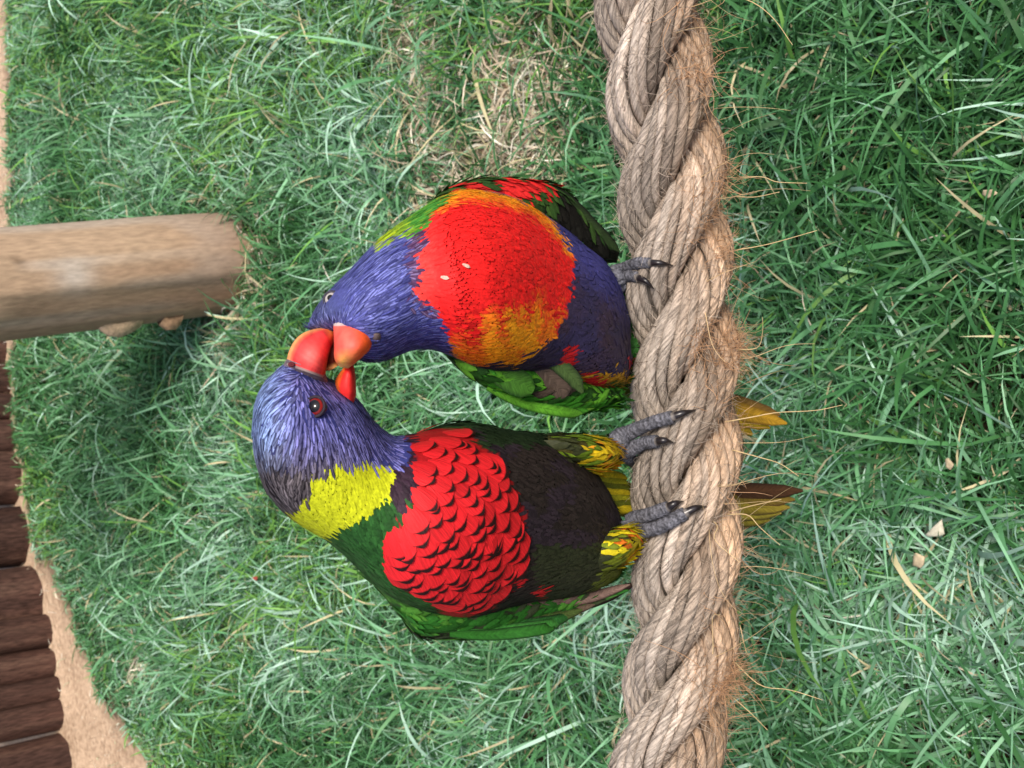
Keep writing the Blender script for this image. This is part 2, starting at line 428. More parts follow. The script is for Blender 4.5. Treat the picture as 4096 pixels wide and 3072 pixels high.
# ------------------------------------------------------------------ palisade of dark upright logs
edges = [1180, 1310, 1440, 1563, 1663, 1786, 1994, 2213, 2452, 2576, 2694, 2795, 2913, 3085, 3230, 3390, 3560, 3740, 3920]
basex = np.interp(edges, [1180, 1310, 1500, 1786, 1994, 2213, 2456, 2576, 2694, 2795, 2913, 3085, 3390, 3920], [-10, 16, 50, 84, 98, 134, 192, 206, 226, 244, 258, 300, 370, 500])
gpts = G(basex, np.array(edges, float))
fence = thing('log_palisade', gpts.mean(0)*np.array([1, 1, 0]), 'low palisade of dark brown upright logs along the sandy border', 'fence')
def log_col(S, A, f, g):
    c1 = np.array([0.085, 0.043, 0.032]); c2 = np.array([0.045, 0.025, 0.02]); c3 = np.array([0.14, 0.080, 0.058])
    w = f(np.cos(A)*3+9, np.sin(A)*3+S*3+12)[..., None]; q = np.clip((g(np.cos(A)*6+9, S*2+np.sin(A)*5+9)-0.55)*3, 0, 1)[..., None]
    c = c1*(1-w)+c2*w
    return c*(1-q*0.6)+c3*q*0.6
for k in range(len(edges)-1):
    a, b = gpts[k], gpts[k+1]; c = (a+b)/2; r = np.linalg.norm((b-a)[:2])/2*(0.95 if k == 7 else 1.07)
    nrm_ = norm(np.array([-(b-a)[1], (b-a)[0], 0.0]))
    if nrm_[1] < 0: nrm_ = -nrm_
    c = c+nrm_*r*(0.9+0.25*n3(k*3.3, 2.0)); c[2] = -0.04
    lean = np.array([0.02*(n1(k*2.7, 5)-0.5), 0.03*(n2(k*1.7, 4)-0.5), 0])
    V, F, C, A_ = wood_column(c, c+np.array([0, 0, 0.46+0.05*n1(k*5.1, 1)])+lean, r*1.0, r*0.97, 34, 28, 60+k, log_col, groove=0.12)
    C = C*(0.8+0.5*n2(k*4.4, 7))
    link('log', make_mesh('log', V, F, C, A_), M['log'], fence)

# ================================================================== ROPE
RY = P(np.array(2745.), np.array(1800.), np.array(0.))[1]
rk = [(-1500, 2500), (-700, 2560), (0, 2605), (300, 2632), (704, 2685), (1000, 2705), (1500, 2737), (1800, 2745), (2200, 2745), (2530, 2733), (2800, 2703), (3072, 2668), (3700, 2580), (4500, 2470)]
rp = PY(np.array([k[1] for k in rk], float), np.array([k[0] for k in rk], float), RY)
rp = catmull(rp[::-1], 600)                     # runs towards +x
NS = 420
ss = np.concatenate([[0], np.cumsum(np.linalg.norm(np.diff(rp, axis=0), axis=1))])
s = np.linspace(0, ss[-1], NS)
rc = np.stack([np.interp(s, ss, rp[:, i]) for i in range(3)], -1)
RT = norm(np.gradient(rc, axis=0)); E1 = norm(np.array([0, 0, 1.0])-(RT[:, 2:3])*RT); E2 = np.cross(RT, E1)
R_S, Y_C, Y_R, PITCH, NY = 0.0126, 0.0080, 0.00215, 0.116, 12
rope = thing('rope', rc[NS//2]-np.array([0, 0, 0.0223]), 'thick weathered brown three-strand fibre rope stretched above the lawn', 'rope')
ROPE_LO = srgb(182, 152, 124); ROPE_HI = srgb(164, 152, 140)
fib_pts, fib_n, fib_t = [], [], []
rr = np.random.default_rng(8)
fade = 1.0
for k in range(3):
    th = 2*np.pi*s/PITCH+2*np.pi*k/3+0.55
    sc = rc+R_S*(np.cos(th)[:, None]*E1+np.sin(th)[:, None]*E2)*(1+0.05*(n1(s*25+k*9, 3+k)-0.5))[:, None]
    ST = norm(np.gradient(sc, axis=0)); F1 = norm(E1-(E1*ST).sum(1, keepdims=True)*ST); F2 = np.cross(ST, F1)
    V, F = tube(sc, Y_C*0.92, 12)
    strand = link('strand', make_mesh('strand', V, F, np.tile(ROPE_HI*0.25, (len(V), 1)), np.tile([3.0, 1, 1], (len(V), 1))*V[:, :1]*100), M['yarn'], rope)  # core coloured dark to paint deep shade into the gaps between yarns
    for j in range(NY):
        ps = -2*np.pi*s/(PITCH*0.97)+2*np.pi*j/NY+0.10*(n2(s*18+j*3.1, k*7+2)-0.5)*2
        rad = Y_C*(1+0.10*(n3(s*30+j*5, k*5+j)-0.5))
        yc = sc+rad[:, None]*(np.cos(ps)[:, None]*F1+np.sin(ps)[:, None]*F2)
        YT = norm(np.gradient(yc, axis=0))
        H1 = norm(np.cross(YT, E1)); H2 = np.cross(H1, YT)
        sides = 9; a = np.linspace(0, 2*np.pi, sides, endpoint=False)
        S2, A2 = np.meshgrid(s, a, indexing='ij')
        yr = Y_R*(1.0+0.34*(n1(S2*55+j*7+k, 9+k)-0.5)+0.14*(n2(A2*2+S2*160, j*3+k*11+S2*20)-0.5))
        Vv = yc[:, None]+yr[..., None]*(np.cos(A2)[..., None]*H1[:, None]+np.sin(A2)[..., None]*H2[:, None])
        outn = norm(Vv-rc[:, None])
        # the weathered upper side has greyed, the underside kept its tan
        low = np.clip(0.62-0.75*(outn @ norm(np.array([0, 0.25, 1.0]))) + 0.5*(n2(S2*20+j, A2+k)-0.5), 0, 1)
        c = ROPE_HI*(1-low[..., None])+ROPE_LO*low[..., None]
        tone = (0.62+0.55*n3(j*3.7+k*2.3+np.zeros_like(S2), S2*12+j))*(0.85+0.35*rr.random())*(0.72+0.5*n2(S2*24+k*7, A2*0+k*5+j*0.35))
        c = c*tone[..., None]
        surf = np.stack([np.cos(A2+S2*380)*2.6+j*3.3, np.sin(A2+S2*380)*2.6+k*5.1, S2*170], -1)
        V = Vv.reshape(-1, 3)
        link('yarn', make_mesh('yarn', V, grid_faces(NS, sides), c.reshape(-1, 3), surf.reshape(-1, 3)), M['yarn'], strand)
        d_out = ((yc-rc)**2).sum(1)**0.5
        ok = np.where(d_out > 0.0155)[0]
        fib_pts.append(yc[ok]+norm(yc-rc)[ok]*Y_R*0.8); fib_n.append(norm(yc-rc)[ok]); fib_t.append(YT[ok])
fp, fn, ft = np.vstack(fib_pts), np.vstack(fib_n), np.vstack(fib_t)
def fibres(idx, lmin, lmax, rad, r, outlo, outhi, colr, seg=7, curl=1.0, droop=0.0):
    p, n, t = fp[idx], fn[idx], ft[idx]; N = len(idx)
    b = np.cross(n, t); a = r.random(N)*2*np.pi
    o = (outlo+(outhi-outlo)*r.random(N))[:, None]
    d = norm((np.cos(a)[:, None]*t*1.3+np.sin(a)[:, None]*b)*(1-o)+n*o)
    L = lmin+(lmax-lmin)*r.random(N)**2.2
    k1 = norm(r.normal(size=(N, 3)))*curl*(r.random(N)[:, None]*1.4)
    k2 = norm(r.normal(size=(N, 3)))*curl*(r.random(N)[:, None]*0.9)
    pts = [p-n*0.0006]; cur = pts[0]; st = (L/(seg-1))[:, None]
    for q in range(seg-1):
        f = q/(seg-1)
        dd = norm(d+k1*f*1.2+k2*math.sin(f*5)+np.array([0, 0, -droop])*f)
        cur = cur+dd*st; pts.append(cur)
    path = np.stack(pts, 1)                                   # N, seg, 3
    T = norm(np.gradient(path, axis=1)); ref = norm(r.normal(size=(N, 1, 3)))
    B1 = norm(np.cross(T, ref)); B2 = np.cross(T, B1)
    taper = np.linspace(1, 0.35, seg)[None, :, None]
    rd = (rad*(0.6+0.8*r.random(N)))[:, None, None]*taper
    aa = np.array([0, 2*np.pi/3, 4*np.pi/3])
    Vv = path[:, :, None]+rd[..., None]*(np.cos(aa)[None, None, :, None]*B1[:, :, None]+np.sin(aa)[None, None, :, None]*B2[:, :, None])
    base = (np.arange(N)*seg*3)[:, None, None]; ii = (np.arange(seg-1)*3)[None, :, None]; jj = np.arange(3)[None, None, :]
    q0 = base+ii+jj; q1 = base+ii+(jj+1) % 3
    F = np.stack([q0, q1, q1+3, q0+3], -1).reshape(-1, 4)
    c = np.array(colr)*(0.7+0.5*r.random(N)[:, None])
    return Vv.reshape(-1, 3), F, np.repeat(c, seg*3, 0)
r = np.random.default_rng(21)
fw = n1(fp[:, 0]*60+7, fp[:, 2]*60+5)**4
lowside = np.where((fn @ norm(np.array([0, -0.75, -0.65]))) > 0.15)[0]
allp = np.arange(len(fp))
tan = srgb(208, 166, 128); palef = srgb(205, 190, 172)
parts = [fibres(r.choice(allp, 9000), 0.003, 0.012, 0.00011, r, 0.02, 0.40, palef, 6, 1.0), fibres(r.choice(allp, 4500), 0.004, 0.012, 0.00012, r, 0.0, 0.14, srgb(92, 74, 60), 5, 0.5), fibres(r.choice(allp, 7000), 0.004, 0.011, 0.00014, r, 0.0, 0.14, srgb(190, 174, 158), 5, 0.5),
         fibres(r.choice(lowside, 5500, p=fw[lowside]/fw[lowside].sum()), 0.003, 0.018, 0.00012, r, 0.15, 0.9, tan, 6, 1.0),
         fibres(r.choice(lowside, 1300, p=fw[lowside]/fw[lowside].sum()), 0.010, 0.030, 0.00015, r, 0.05, 0.7, tan, 9, 2.2, 0.2),
         fibres(r.choice(lowside, 60), 0.025, 0.055, 0.00016, r, 0.5, 1.0, srgb(224, 196, 150), 9, 0.5, 0.5)]
V, F, C = merge(parts)
link('loose_fibres', make_mesh('loose_fibres', V, F, C), M['fibre'], rope, kind='stuff')
# distinct long stray fibres that hang off the rope
strays = [[(2960, 710), (3050, 708), (3110, 728), (3228, 733)], [(2940, 786), (3020, 788), (3118, 768)], [(2950, 1000), (3080, 975), (3268, 922)],
          [(2900, 1688), (3010, 1668), (3110, 1650), (3260, 1642), (3370, 1620)], [(2930, 1800), (3040, 1830), (3120, 1855), (3195, 1905)],
          [(2920, 2046), (3020, 2020), (3125, 1998)], [(2910, 2058), (2990, 2060), (3040, 2110), (3120, 2180)], [(2960, 2500), (2975, 2570), (2985, 2610)],
          [(2930, 2640), (3040, 2740), (3160, 2760), (3290, 2800)], [(2920, 2780), (3000, 2850), (3070, 2920)], [(2820, -40), (2990, 0), (3090, 70), (3170, 180)],
          [(2800, 2050), (2868, 2100), (2860, 2160), (2960, 2250)], [(2840, 2700), (2852, 2600), (2850, 2470), (2880, 2460)], [(2950, 1400), (3030, 1390), (3050, 1330), (3050, 1270)]]
for q in strays:
    dd = np.linspace(0.014, 0.03, len(q))
    pp = catmull(P(np.array([a[0] for a in q], float), np.array([a[1] for a in q], float), dd), 14)
    V, F = tube(pp, np.linspace(0.00024, 0.00013, 14), 4)
    link('stray_fibre', make_mesh('stray_fibre', V, F, np.tile(srgb(222, 196, 148), (len(V), 1))), M['fibre'], rope)

# ================================================================== BIRDS
def loft(secs, n, mring, p_exp=1.0):
    """secs rows: x1,y1,x2,y2 (photo points of the two edges), d, t_front, t_back. returns pts (n,m,3), normals"""
    K = catmull(secs, n)
    a = np.linspace(0, 2*np.pi, mring, endpoint=False); ca, sa = np.cos(a), np.sin(a)
    ca = np.sign(ca)*np.abs(ca)**p_exp; sa = np.sign(sa)*np.abs(sa)**p_exp
    cx, cy = (K[:, 0]+K[:, 2])/2, (K[:, 1]+K[:, 3])/2; hx, hy = (K[:, 2]-K[:, 0])/2, (K[:, 3]-K[:, 1])/2
    X = cx[:, None]+hx[:, None]*ca; Y = cy[:, None]+hy[:, None]*ca
    t = np.where(sa[None, :] > 0, K[:, 5:6], K[:, 6:7])
    D = K[:, 4:5]+t*sa[None, :]
    return P(X, Y, D)
def loft_normals(S):
    du = np.gradient(S, axis=0); dv = np.roll(S, -1, 1)-np.roll(S, 1, 1)
    n = norm(np.cross(du, dv)); cen = S.mean(1, keepdims=True)
    if ((n*(S-cen)).sum(-1)).mean() < 0: n = -n
    return n
def loft_mesh(S):
    n, m_ = S.shape[:2]; V = S.reshape(-1, 3); F = [grid_faces(n, m_)]
    V = np.vstack([V, S[0].mean(0), S[-1].mean(0)]); k = n*m_; j = np.arange(m_)
    F.append(np.concatenate([np.stack([np.full(m_, k), (j+1) % m_, j], -1), np.stack([np.full(m_, k+1), (n-1)*m_+j, (n-1)*m_+(j+1) % m_], -1)]))
    return V, F
def px_dir(dx, dy):              # a direction in the photograph as a direction across the view
    return norm(-np.multiply.outer(dx, VUP)-np.multiply.outer(dy, RGT))
def sample_rows(S, N, spacing, wid, r):
    """staggered rows of roots over a loft; returns points, normals"""
    n, m_ = S.shape[:2]
    step = np.linalg.norm(np.diff(S, axis=0), axis=-1).mean(1); L = np.concatenate([[0], np.cumsum(step)])
    out_p, out_n = [], []
    sp = 0.0; row = 0
    while sp < L[-1]:
        i = np.searchsorted(L, sp)-1; i = min(max(i, 0), n-2)
        f = (sp-L[i])/max(L[i+1]-L[i], 1e-9)
        ring = S[i]*(1-f)+S[i+1]*f; rn = N[i]*(1-f)+N[i+1]*f
        per = np.linalg.norm(np.roll(ring, -1, 0)-ring, axis=1); cum = np.concatenate([[0], np.cumsum(per)])
        k = max(3, int(cum[-1]/wid))
        q = (np.arange(k)+0.5*(row % 2)+r.normal(0, 0.22, k)) % k/k*cum[-1]
        j = np.clip(np.searchsorted(cum, q)-1, 0, m_-1); g = ((q-cum[j])/np.maximum(per[j], 1e-9))[:, None]
        out_p.append(ring[j]*(1-g)+ring[(j+1) % m_]*g); out_n.append(norm(rn[j]*(1-g)+rn[(j+1) % m_]*g))
        sp += spacing*(0.9+0.2*r.random()); row += 1
    p, nn = np.vstack(out_p), np.vstack(out_n)
    return p+r.normal(0, spacing*0.12, p.shape), nn
def feather_geo(p, n, d, L, W, cC, cE, cT, lift=0.12, curve=0.10, camber=0.12, tipw=0.25, sink=0.012, js=(-1, -0.5, 0, 0.5, 1), ts=(0, 0.3, 0.6, 0.82, 0.94, 1.0), edge=0.0, tip=0.0, shaft=0.0, r=rng):
    """leaf-shaped cupped feathers. cC centre colour, cE edge colour, cT tip colour (N,3)"""
    N = len(p); ts = np.array(ts); js = np.array(js)
    cC, cE, cT = (np.broadcast_to(q_, (N, 3)) for q_ in (cC, cE, cT))
    d = norm(d-(d*n).sum(1, keepdims=True)*n); sd = np.cross(n, d)
    prof = np.interp(ts, [0, 0.3, 0.62, 0.85, 0.95, 1.0], [0.45, 0.85, 1.0, 0.86, 0.60, tipw])
    L = np.broadcast_to(L, (N,))[:, None, None, None]; W = np.broadcast_to(W, (N,))[:, None, None, None]
    t = ts[None, :, None, None]; j = js[None, None, :, None]; w = prof[None, :, None, None]
    back = (js**2)[None, None, :, None]*0.13*np.clip((t-0.5)/0.5, 0, 1)                # rounded tip
    lf = (lift*(0.6+0.8*r.random(N)))[:, None, None, None]
    hgt = lf*t*L-curve*(t**2)*L-camber*(j**2)*w*W*0.5-sink*L+0.00005
    V = p[:, None, None]+d[:, None, None]*(t-0.2-back)*L+sd[:, None, None]*(j*w*W*0.5)+n[:, None, None]*hgt
    we = np.clip(np.abs(js)[None, None, :, None]**2*edge+0*t, 0, 1); wt = np.clip((t-0.86)/0.05, 0, 1)*tip
    sh = np.exp(-(j/0.3)**2)*shaft
    C = cC[:, None, None]*(1-we)+cE[:, None, None]*we
    C = C*(1-wt)+cT[:, None, None]*wt
    C = C*(1+sh)
    nr, nc = len(ts), len(js)
    f = grid_faces(nr, nc, False); F = (np.arange(N)[:, None, None]*nr*nc+f[None]).reshape(-1, 4)
    return V.reshape(-1, 3), F, C.reshape(-1, 3), nr*nc
def plumage(name, parent, geo):
    V, F, C = merge([(g[0], g[1], g[2]) for g in geo])
    return link(name, make_mesh(name, V, F, C), M['feather'], parent, kind='stuff')
def split_feathers(name, parent, g):
    V, F, C, k = g; N = len(V)//k; nf = len(F)//N; f0 = F[:nf]
    t_, j_ = np.meshgrid(np.linspace(0, 1, k//7), np.linspace(-1, 1, 7), indexing='ij')
    sf = np.stack([np.sign(j_)*1.5+j_*9+0*t_, t_*2.2-np.abs(j_)*0.9, 0*t_], -1).reshape(-1, 3)
    for i in range(N):
        link(name, make_mesh(name, V[i*k:(i+1)*k], f0, C[i*k:(i+1)*k], sf+np.array([0, 0, i*3.7])), M['vane'], parent)
def jit(c, r, N, a=0.18): return np.asarray(c)*(1+a*r.normal(size=(N, 1)))+0.0*np.zeros((N, 3))
def facing(n, p): return (n*norm(CAM-p)).sum(1)

def long_feather(name, parent, pts, d0, d1, w, c1, c2, tipround=0.5, up=None, twist=0.0, wprof=None, camb=1.0):
    """one long flight or tail feather along photo points, with vane, shaft ridge and thickness"""
    n = 16
    pp = catmull(P(np.array([q[0] for q in pts], float), np.array([q[1] for q in pts], float), np.linspace(d0, d1, len(pts))), n)
    T = norm(np.gradient(pp, axis=0)); vd = norm(CAM-pp) if up is None else np.tile(up, (n, 1))
    sdv = norm(np.cross(T, vd)); nn = np.cross(sdv, T)
    if twist: sdv = sdv*math.cos(twist)+nn*math.sin(twist); nn = np.cross(sdv, T)
    t = np.linspace(0, 1, n)
    pr = np.interp(t, [0, 0.15, 0.5, 0.8, 0.93, 1.0], [0.45, 0.8, 1.0, 0.9, 0.62, 0.12]) if wprof is None else np.interp(t, *wprof)
    js = np.array([-1, -0.6, -0.15, 0, 0.15, 0.6, 1])
    hh = np.array([-0.09, 0, 0.01, 0.035, 0.01, 0, -0.09])*camb
    top = pp[:, None]+sdv[:, None]*(js[None, :, None]*pr[:, None, None]*w/2)+nn[:, None]*(hh[None, :, None]*w*pr[:, None, None])
    bot = top-nn[:, None]*0.0003
    V = np.vstack([top.reshape(-1, 3), bot.reshape(-1, 3)])
    f = grid_faces(n, 7, False); F = np.vstack([f, f[:, ::-1]+n*7])
    g = np.clip(np.array([1, 0.35, 0.05, 0.15, 0.05, 0.2, 1.0]), 0, 1)[None, :, None]*np.ones((n, 1, 1))
    C = np.asarray(c1)*(1-g)+np.asarray(c2)*g
    C = C.reshape(-1, 3)*(1+0.10*rng.normal(size=(n*7, 1)))
    C = np.clip(np.vstack([C, C*0.7]), 0, 1)
    Ln = np.linalg.norm(np.diff(pp, axis=0), axis=1).sum()
    sf = np.stack([(t[:, None]*Ln-np.abs(js)[None]*w*0.5)*1100, js[None]*1.2+0*t[:, None], 0*t[:, None]*js[None]+pts[0][1]], -1).reshape(-1, 3)
    return link(name, make_mesh(name, V, F, C, np.vstack([sf, sf])), M['vane'], parent)

def foot_part(bird, tarsus, toes, rad, name='foot'):
    pp = catmull(P(np.array([q[0] for q in tarsus], float), np.array([q[1] for q in tarsus], float), np.array([q[2] for q in tarsus])), 14)
    grey = srgb(88, 88, 95)
    def ringed(pp, r0, r1, sides=12, rings=9.0, c=grey):
        n = len(pp); t = np.linspace(0, 1, n)
        rd = (r0+(r1-r0)*t)*(1+0.045*np.sin(t*rings*2*np.pi)+0.05*np.sin(t*9.0+r0*9e3))
        V, F = tube(pp, rd, sides)
        a = np.repeat(np.sin(t*rings*2*np.pi), sides); a = np.concatenate([a, [0, 0]])
        C = np.asarray(c)*(1+0.28*a[:, None]+0.3*rng.normal(size=(len(V), 1)))
        return V, F, np.clip(C, 0.01, 1)
    V, F, C = ringed(pp, rad*1.35, rad*1.4, rings=6)
    ft = link(name, make_mesh(name, V, F, C), M['foot'], bird)
    for toe, claw in toes:
        q = np.array(toe, float); n = 34
        pp = catmull(P(q[:, 0], q[:, 1], q[:, 2]), n)
        V, F, C = ringed(pp, rad*1.05, rad*0.78, rings=13)
        link('toe', make_mesh('toe', V, F, C), M['foot'], ft)
        if claw is None: continue
        q = np.array(claw, float); n = 14
        pp = catmull(P(q[:, 0], q[:, 1], q[:, 2]), n)
        V, F = tube(pp, rad*np.interp(np.linspace(0, 1, n), [0, 0.5, 1], [0.60, 0.40, 0.06]), 9)
        C = np.tile(srgb(34, 29, 30), (len(V), 1)); C[:9*3] = srgb(110, 104, 100)
        link('claw', make_mesh('claw', V, F, C), M['claw'], ft)
    return ft
def rope_d(X, Y, extra=0.0):     # depth of the rope surface under a photo point (plus extra)
    c = np.interp(Y, [k[0] for k in rk], [k[1] for k in rk])
    o = (X-c)*0.1025e-3*1.0
    z = (c-2745)*0.1025e-3*-0.9
    return float(np.sqrt(max(0.0222**2-o**2, 0.0))+z*0+extra)

def eye_part(body, X, Y, d, r, ring, iris, pupil_r, axis_off=(0, 0)):
    c = P(np.array(float(X)), np.array(float(Y)), np.array(d)); ax = norm(CAM-c+RGT*axis_off[0]+VUP*axis_off[1])
    n, m_ = 22, 28
    e1 = norm(np.cross(ax, [0.3, 0.2, 1.0])); e2 = np.cross(ax, e1)
    th = np.linspace(0.001, np.pi*0.62, n); a = np.linspace(0, 2*np.pi, m_, endpoint=False)
    V = c+r*(np.cos(th)[:, None, None]*ax+np.sin(th)[:, None, None]*(np.cos(a)[None, :, None]*e1+np.sin(a)[None, :, None]*e2))
    tt = np.repeat(th, m_)
    C = np.where((tt < pupil_r)[:, None], np.array([0.006, 0.005, 0.005]), np.where((tt < 0.98)[:, None], np.array(iris), np.array([0.02, 0.015, 0.015])))
    e = link('eye', make_mesh('eye', V.reshape(-1, 3), grid_faces(n, m_), C), M['eye'], body)
    a = np.linspace(0, 2*np.pi, 29); pth = c+ax*r*0.50+(np.cos(a)[:, None]*e1*1.05+np.sin(a)[:, None]*e2*1.05)*r*0.95
    V, F = tube(pth, r*0.17, 7, cap=False, flatdir=ax)
    link('eyelid', make_mesh('eyelid', V, F, np.tile(ring, (len(V), 1))*(1+0.2*rng.normal(size=(len(V), 1)))), M['skin'], e)
def beak_part(name, parent, secs, colf, n=40, m_=28, p_exp=0.9):
    S = loft(secs, n, m_, p_exp); V, F = loft_mesh(S)
    s_, a_ = np.meshgrid(np.linspace(0, 1, n), np.linspace(0, 2*np.pi, m_, endpoint=False), indexing='ij')
    C = colf(s_.ravel(), np.cos(a_).ravel(), np.sin(a_).ravel()); C = np.vstack([C, C[0], C[-1]])
    return link(name, make_mesh(name, V, F, C), M['skin' if name == 'cere' else 'beak'], parent)

# ------------------------------------------------------------------ bird A: red barred breast, yellow nape
RED = srgb(206, 32, 38); REDD = srgb(120, 16, 18); BLACKR = srgb(52, 20, 20)
rA = np.random.default_rng(42)
secA = [(1012, 1700, 1014, 1790, 0.104, 0.006, 0.006), (1024, 1610, 1030, 1860, 0.104, 0.017, 0.014), (1056, 1540, 1056, 1945, 0.104, 0.024, 0.02),
        (1100, 1490, 1096, 2005, 0.103, 0.028, 0.024), (1160, 1448, 1150, 2060, 0.101, 0.030, 0.028), (1225, 1455, 1210, 2105, 0.098, 0.031, 0.03),
        (1300, 1505, 1284, 2148, 0.095, 0.031, 0.03), (1360, 1542, 1345, 2190, 0.092, 0.031, 0.03), (1430, 1600, 1410, 2250, 0.088, 0.031, 0.031),
        (1500, 1690, 1490, 2330, 0.084, 0.031, 0.032), (1570, 1742, 1560, 2385, 0.080, 0.033, 0.034), (1640, 1738, 1640, 2420, 0.076, 0.037, 0.036),
        (1733, 1716, 1733, 2450, 0.070, 0.041, 0.037), (1850, 1706, 1850, 2470, 0.062, 0.043, 0.038), (1950, 1710, 1950, 2455, 0.055, 0.043, 0.037),
        (2050, 1726, 2050, 2425, 0.047, 0.041, 0.035), (2150, 1738, 2150, 2405, 0.040, 0.037, 0.032), (2250, 1775, 2250, 2392, 0.032, 0.033, 0.028),
        (2340, 1840, 2340, 2372, 0.024, 0.029, 0.024), (2410, 1930, 2410, 2345, 0.017, 0.024, 0.02), (2460, 2020, 2460, 2310, 0.010, 0.018, 0.015), (2495, 2110, 2492, 2255, 0.004, 0.010, 0.009)]
POLY_A = {
 'head': [(960, 1360), (1300, 1400), (1420, 1540), (1600, 1700), (1650, 1790), (1640, 1862), (1572, 1872), (1466, 1862), (1345, 1856), (1299, 1887), (1246, 1925), (1231, 1985), (1185, 2039), (1120, 2066), (960, 1950)],
 'yellow': [(1120, 2066), (1185, 2039), (1231, 1985), (1246, 1925), (1299, 1887), (1345, 1856), (1466, 1862), (1572, 1872), (1585, 1905), (1552, 2000), (1466, 2069), (1390, 2107), (1307, 2150), (1240, 2190), (1100, 2110)],
 'collar': [(1572, 1872), (1600, 1730), (1650, 1745), (1655, 1850), (1640, 1960), (1605, 2060), (1552, 2000), (1585, 1905)],
 'red': [(1605, 1720), (1733, 1700), (1860, 1700), (1931, 1785), (2011, 1851), (2038, 1924), (2064, 2004), (2104, 2063), (2110, 2130), (2097, 2229), (2071, 2315), (2024, 2392), (1971, 2440), (1799, 2500), (1766, 2465), (1706, 2400), (1600, 2362), (1565, 2312), (1557, 2236), (1588, 2100), (1640, 1985), (1645, 1850)],
 'flank': [(2330, 2400), (2380, 2330), (2440, 2250), (2530, 2220), (2560, 2330), (2500, 2400)],
}
def colour_A(p, n, r):
    x, y = pix(p); N = len(p); x = x+r.normal(0, 9, N); y = y+r.normal(0, 9, N); fc = facing(n, p)
    c = np.tile(srgb(40, 84, 36), (N, 1)); reg = np.full(N, 'green', dtype=object)
    belly = (x > 1880)
    c[belly] = srgb(46, 38, 36); reg[belly] = 'belly'
    pur = belly & (n2(x/60, y/60) > 0.55) & (y < 2200); c[pur] = srgb(50, 40, 48)
    gb = belly & (y > 2180) & (x > 2140); c[gb] = srgb(48, 54, 34)
    gf = belly & inpoly(x, y, POLY_A['flank']); c[gf] = srgb(104, 116, 36)
    up = belly & (y < 1775) & (x > 1900); c[up] = srgb(36, 52, 30)
    for k in ('red', 'collar', 'yellow', 'head'):
        q = inpoly(x, y, POLY_A[k]) & ((fc > -0.25) | (k in ('head', 'yellow'))); reg[q] = k
    back = (fc < -0.25) & (reg != 'head') & (reg != 'yellow'); c[back] = srgb(48, 104, 44); reg[back] = 'green'
    q = reg == 'red'; c[q] = RED
    q = reg == 'collar'; c[q] = srgb(52, 34, 48)  # purple-black throat band, also painting in the dark crease under the head
    q = reg == 'yellow'; c[q] = srgb(206, 212, 36)
    q = reg == 'head'
    f = np.clip((y-1690)/190+0.5*(n1(x/50, y/50)-0.5), 0, 1)*np.clip((1480-x)/220+0.35, 0, 1)
    blue = srgb(74, 80, 158); dark = srgb(58, 50, 60)
    hc = blue*(1-f[:, None])+dark*f[:, None]
    crown = np.clip((1140-x)/110, 0, 1)*np.clip(1-(y-1500)/420, 0, 1)
    hc = hc*(1-0.5*crown[:, None])+srgb(96, 124, 190)*0.5*crown[:, None]  # crown mixed paler blue: sky reflection put into the colour
    c[q] = hc[q]
    return x, y, c, reg
A_base = P(np.array(2540.), np.array(1960.), np.array(0.008))
birdA = thing('lorikeet', A_base, 'lorikeet with black-barred red breast and lime-yellow nape, red-brown eye', 'parrot', None)
SA = loft(secA, 150, 110, 0.94); NA = loft_normals(SA)
Vb, Fb = loft_mesh(SA)
nb = np.vstack([NA.reshape(-1, 3), [FWD, FWD]]); _, _, cb, rgb_ = colour_A(Vb, nb, rA); cb = cb*np.where(rgb_ == 'yellow', 0.9, 0.6)[:, None]
# feathered thighs belong to the same body
th1 = loft([(2190, 1740, 2200, 1800, 0.040, 0.012, 0.012), (2260, 1738, 2250, 1850, 0.036, 0.016, 0.014), (2340, 1742, 2310, 1870, 0.031, 0.017, 0.014), (2400, 1752, 2380, 1888, 0.026, 0.016, 0.013), (2448, 1775, 2430, 1872, 0.020, 0.012, 0.01), (2472, 1795, 2462, 1842, 0.014, 0.006, 0.006)], 40, 36)
th2 = loft([(2340, 2150, 2330, 2300, 0.034, 0.008, 0.012), (2420, 2125, 2410, 2290, 0.030, 0.011, 0.012), (2490, 2108, 2480, 2262, 0.024, 0.012, 0.011), (2530, 2112, 2525, 2215, 0.017, 0.009, 0.009), (2552, 2132, 2550, 2180, 0.012, 0.005, 0.005)], 40, 36)
pieces = [(Vb, Fb, cb)]
for T_ in (th1, th2):
    v_, f_ = loft_mesh(T_); pieces.append((v_, f_, np.tile(srgb(70, 66, 30), (len(v_), 1))))
V, F, C = merge(pieces)
bodyA = link('body', make_mesh('body', V, F, C), M['feather'], birdA)


def flow_A(x, y, reg):
    d = px_dir(x-1430, (y-1720)*1.0)
    h = px_dir(x-1235, y-1425); yl = px_dir(x-1180, y-1380)
    hd = (reg == 'head'); ye = (reg == 'yellow') | (reg == 'green')
    bl = (reg == 'belly'); db = px_dir(np.ones_like(x)*300, (y-2000)*0.45)
    d = np.where(bl[:, None], db, d); d = np.where(ye[:, None], yl, d); d = np.where(hd[:, None], h, d)
    return d
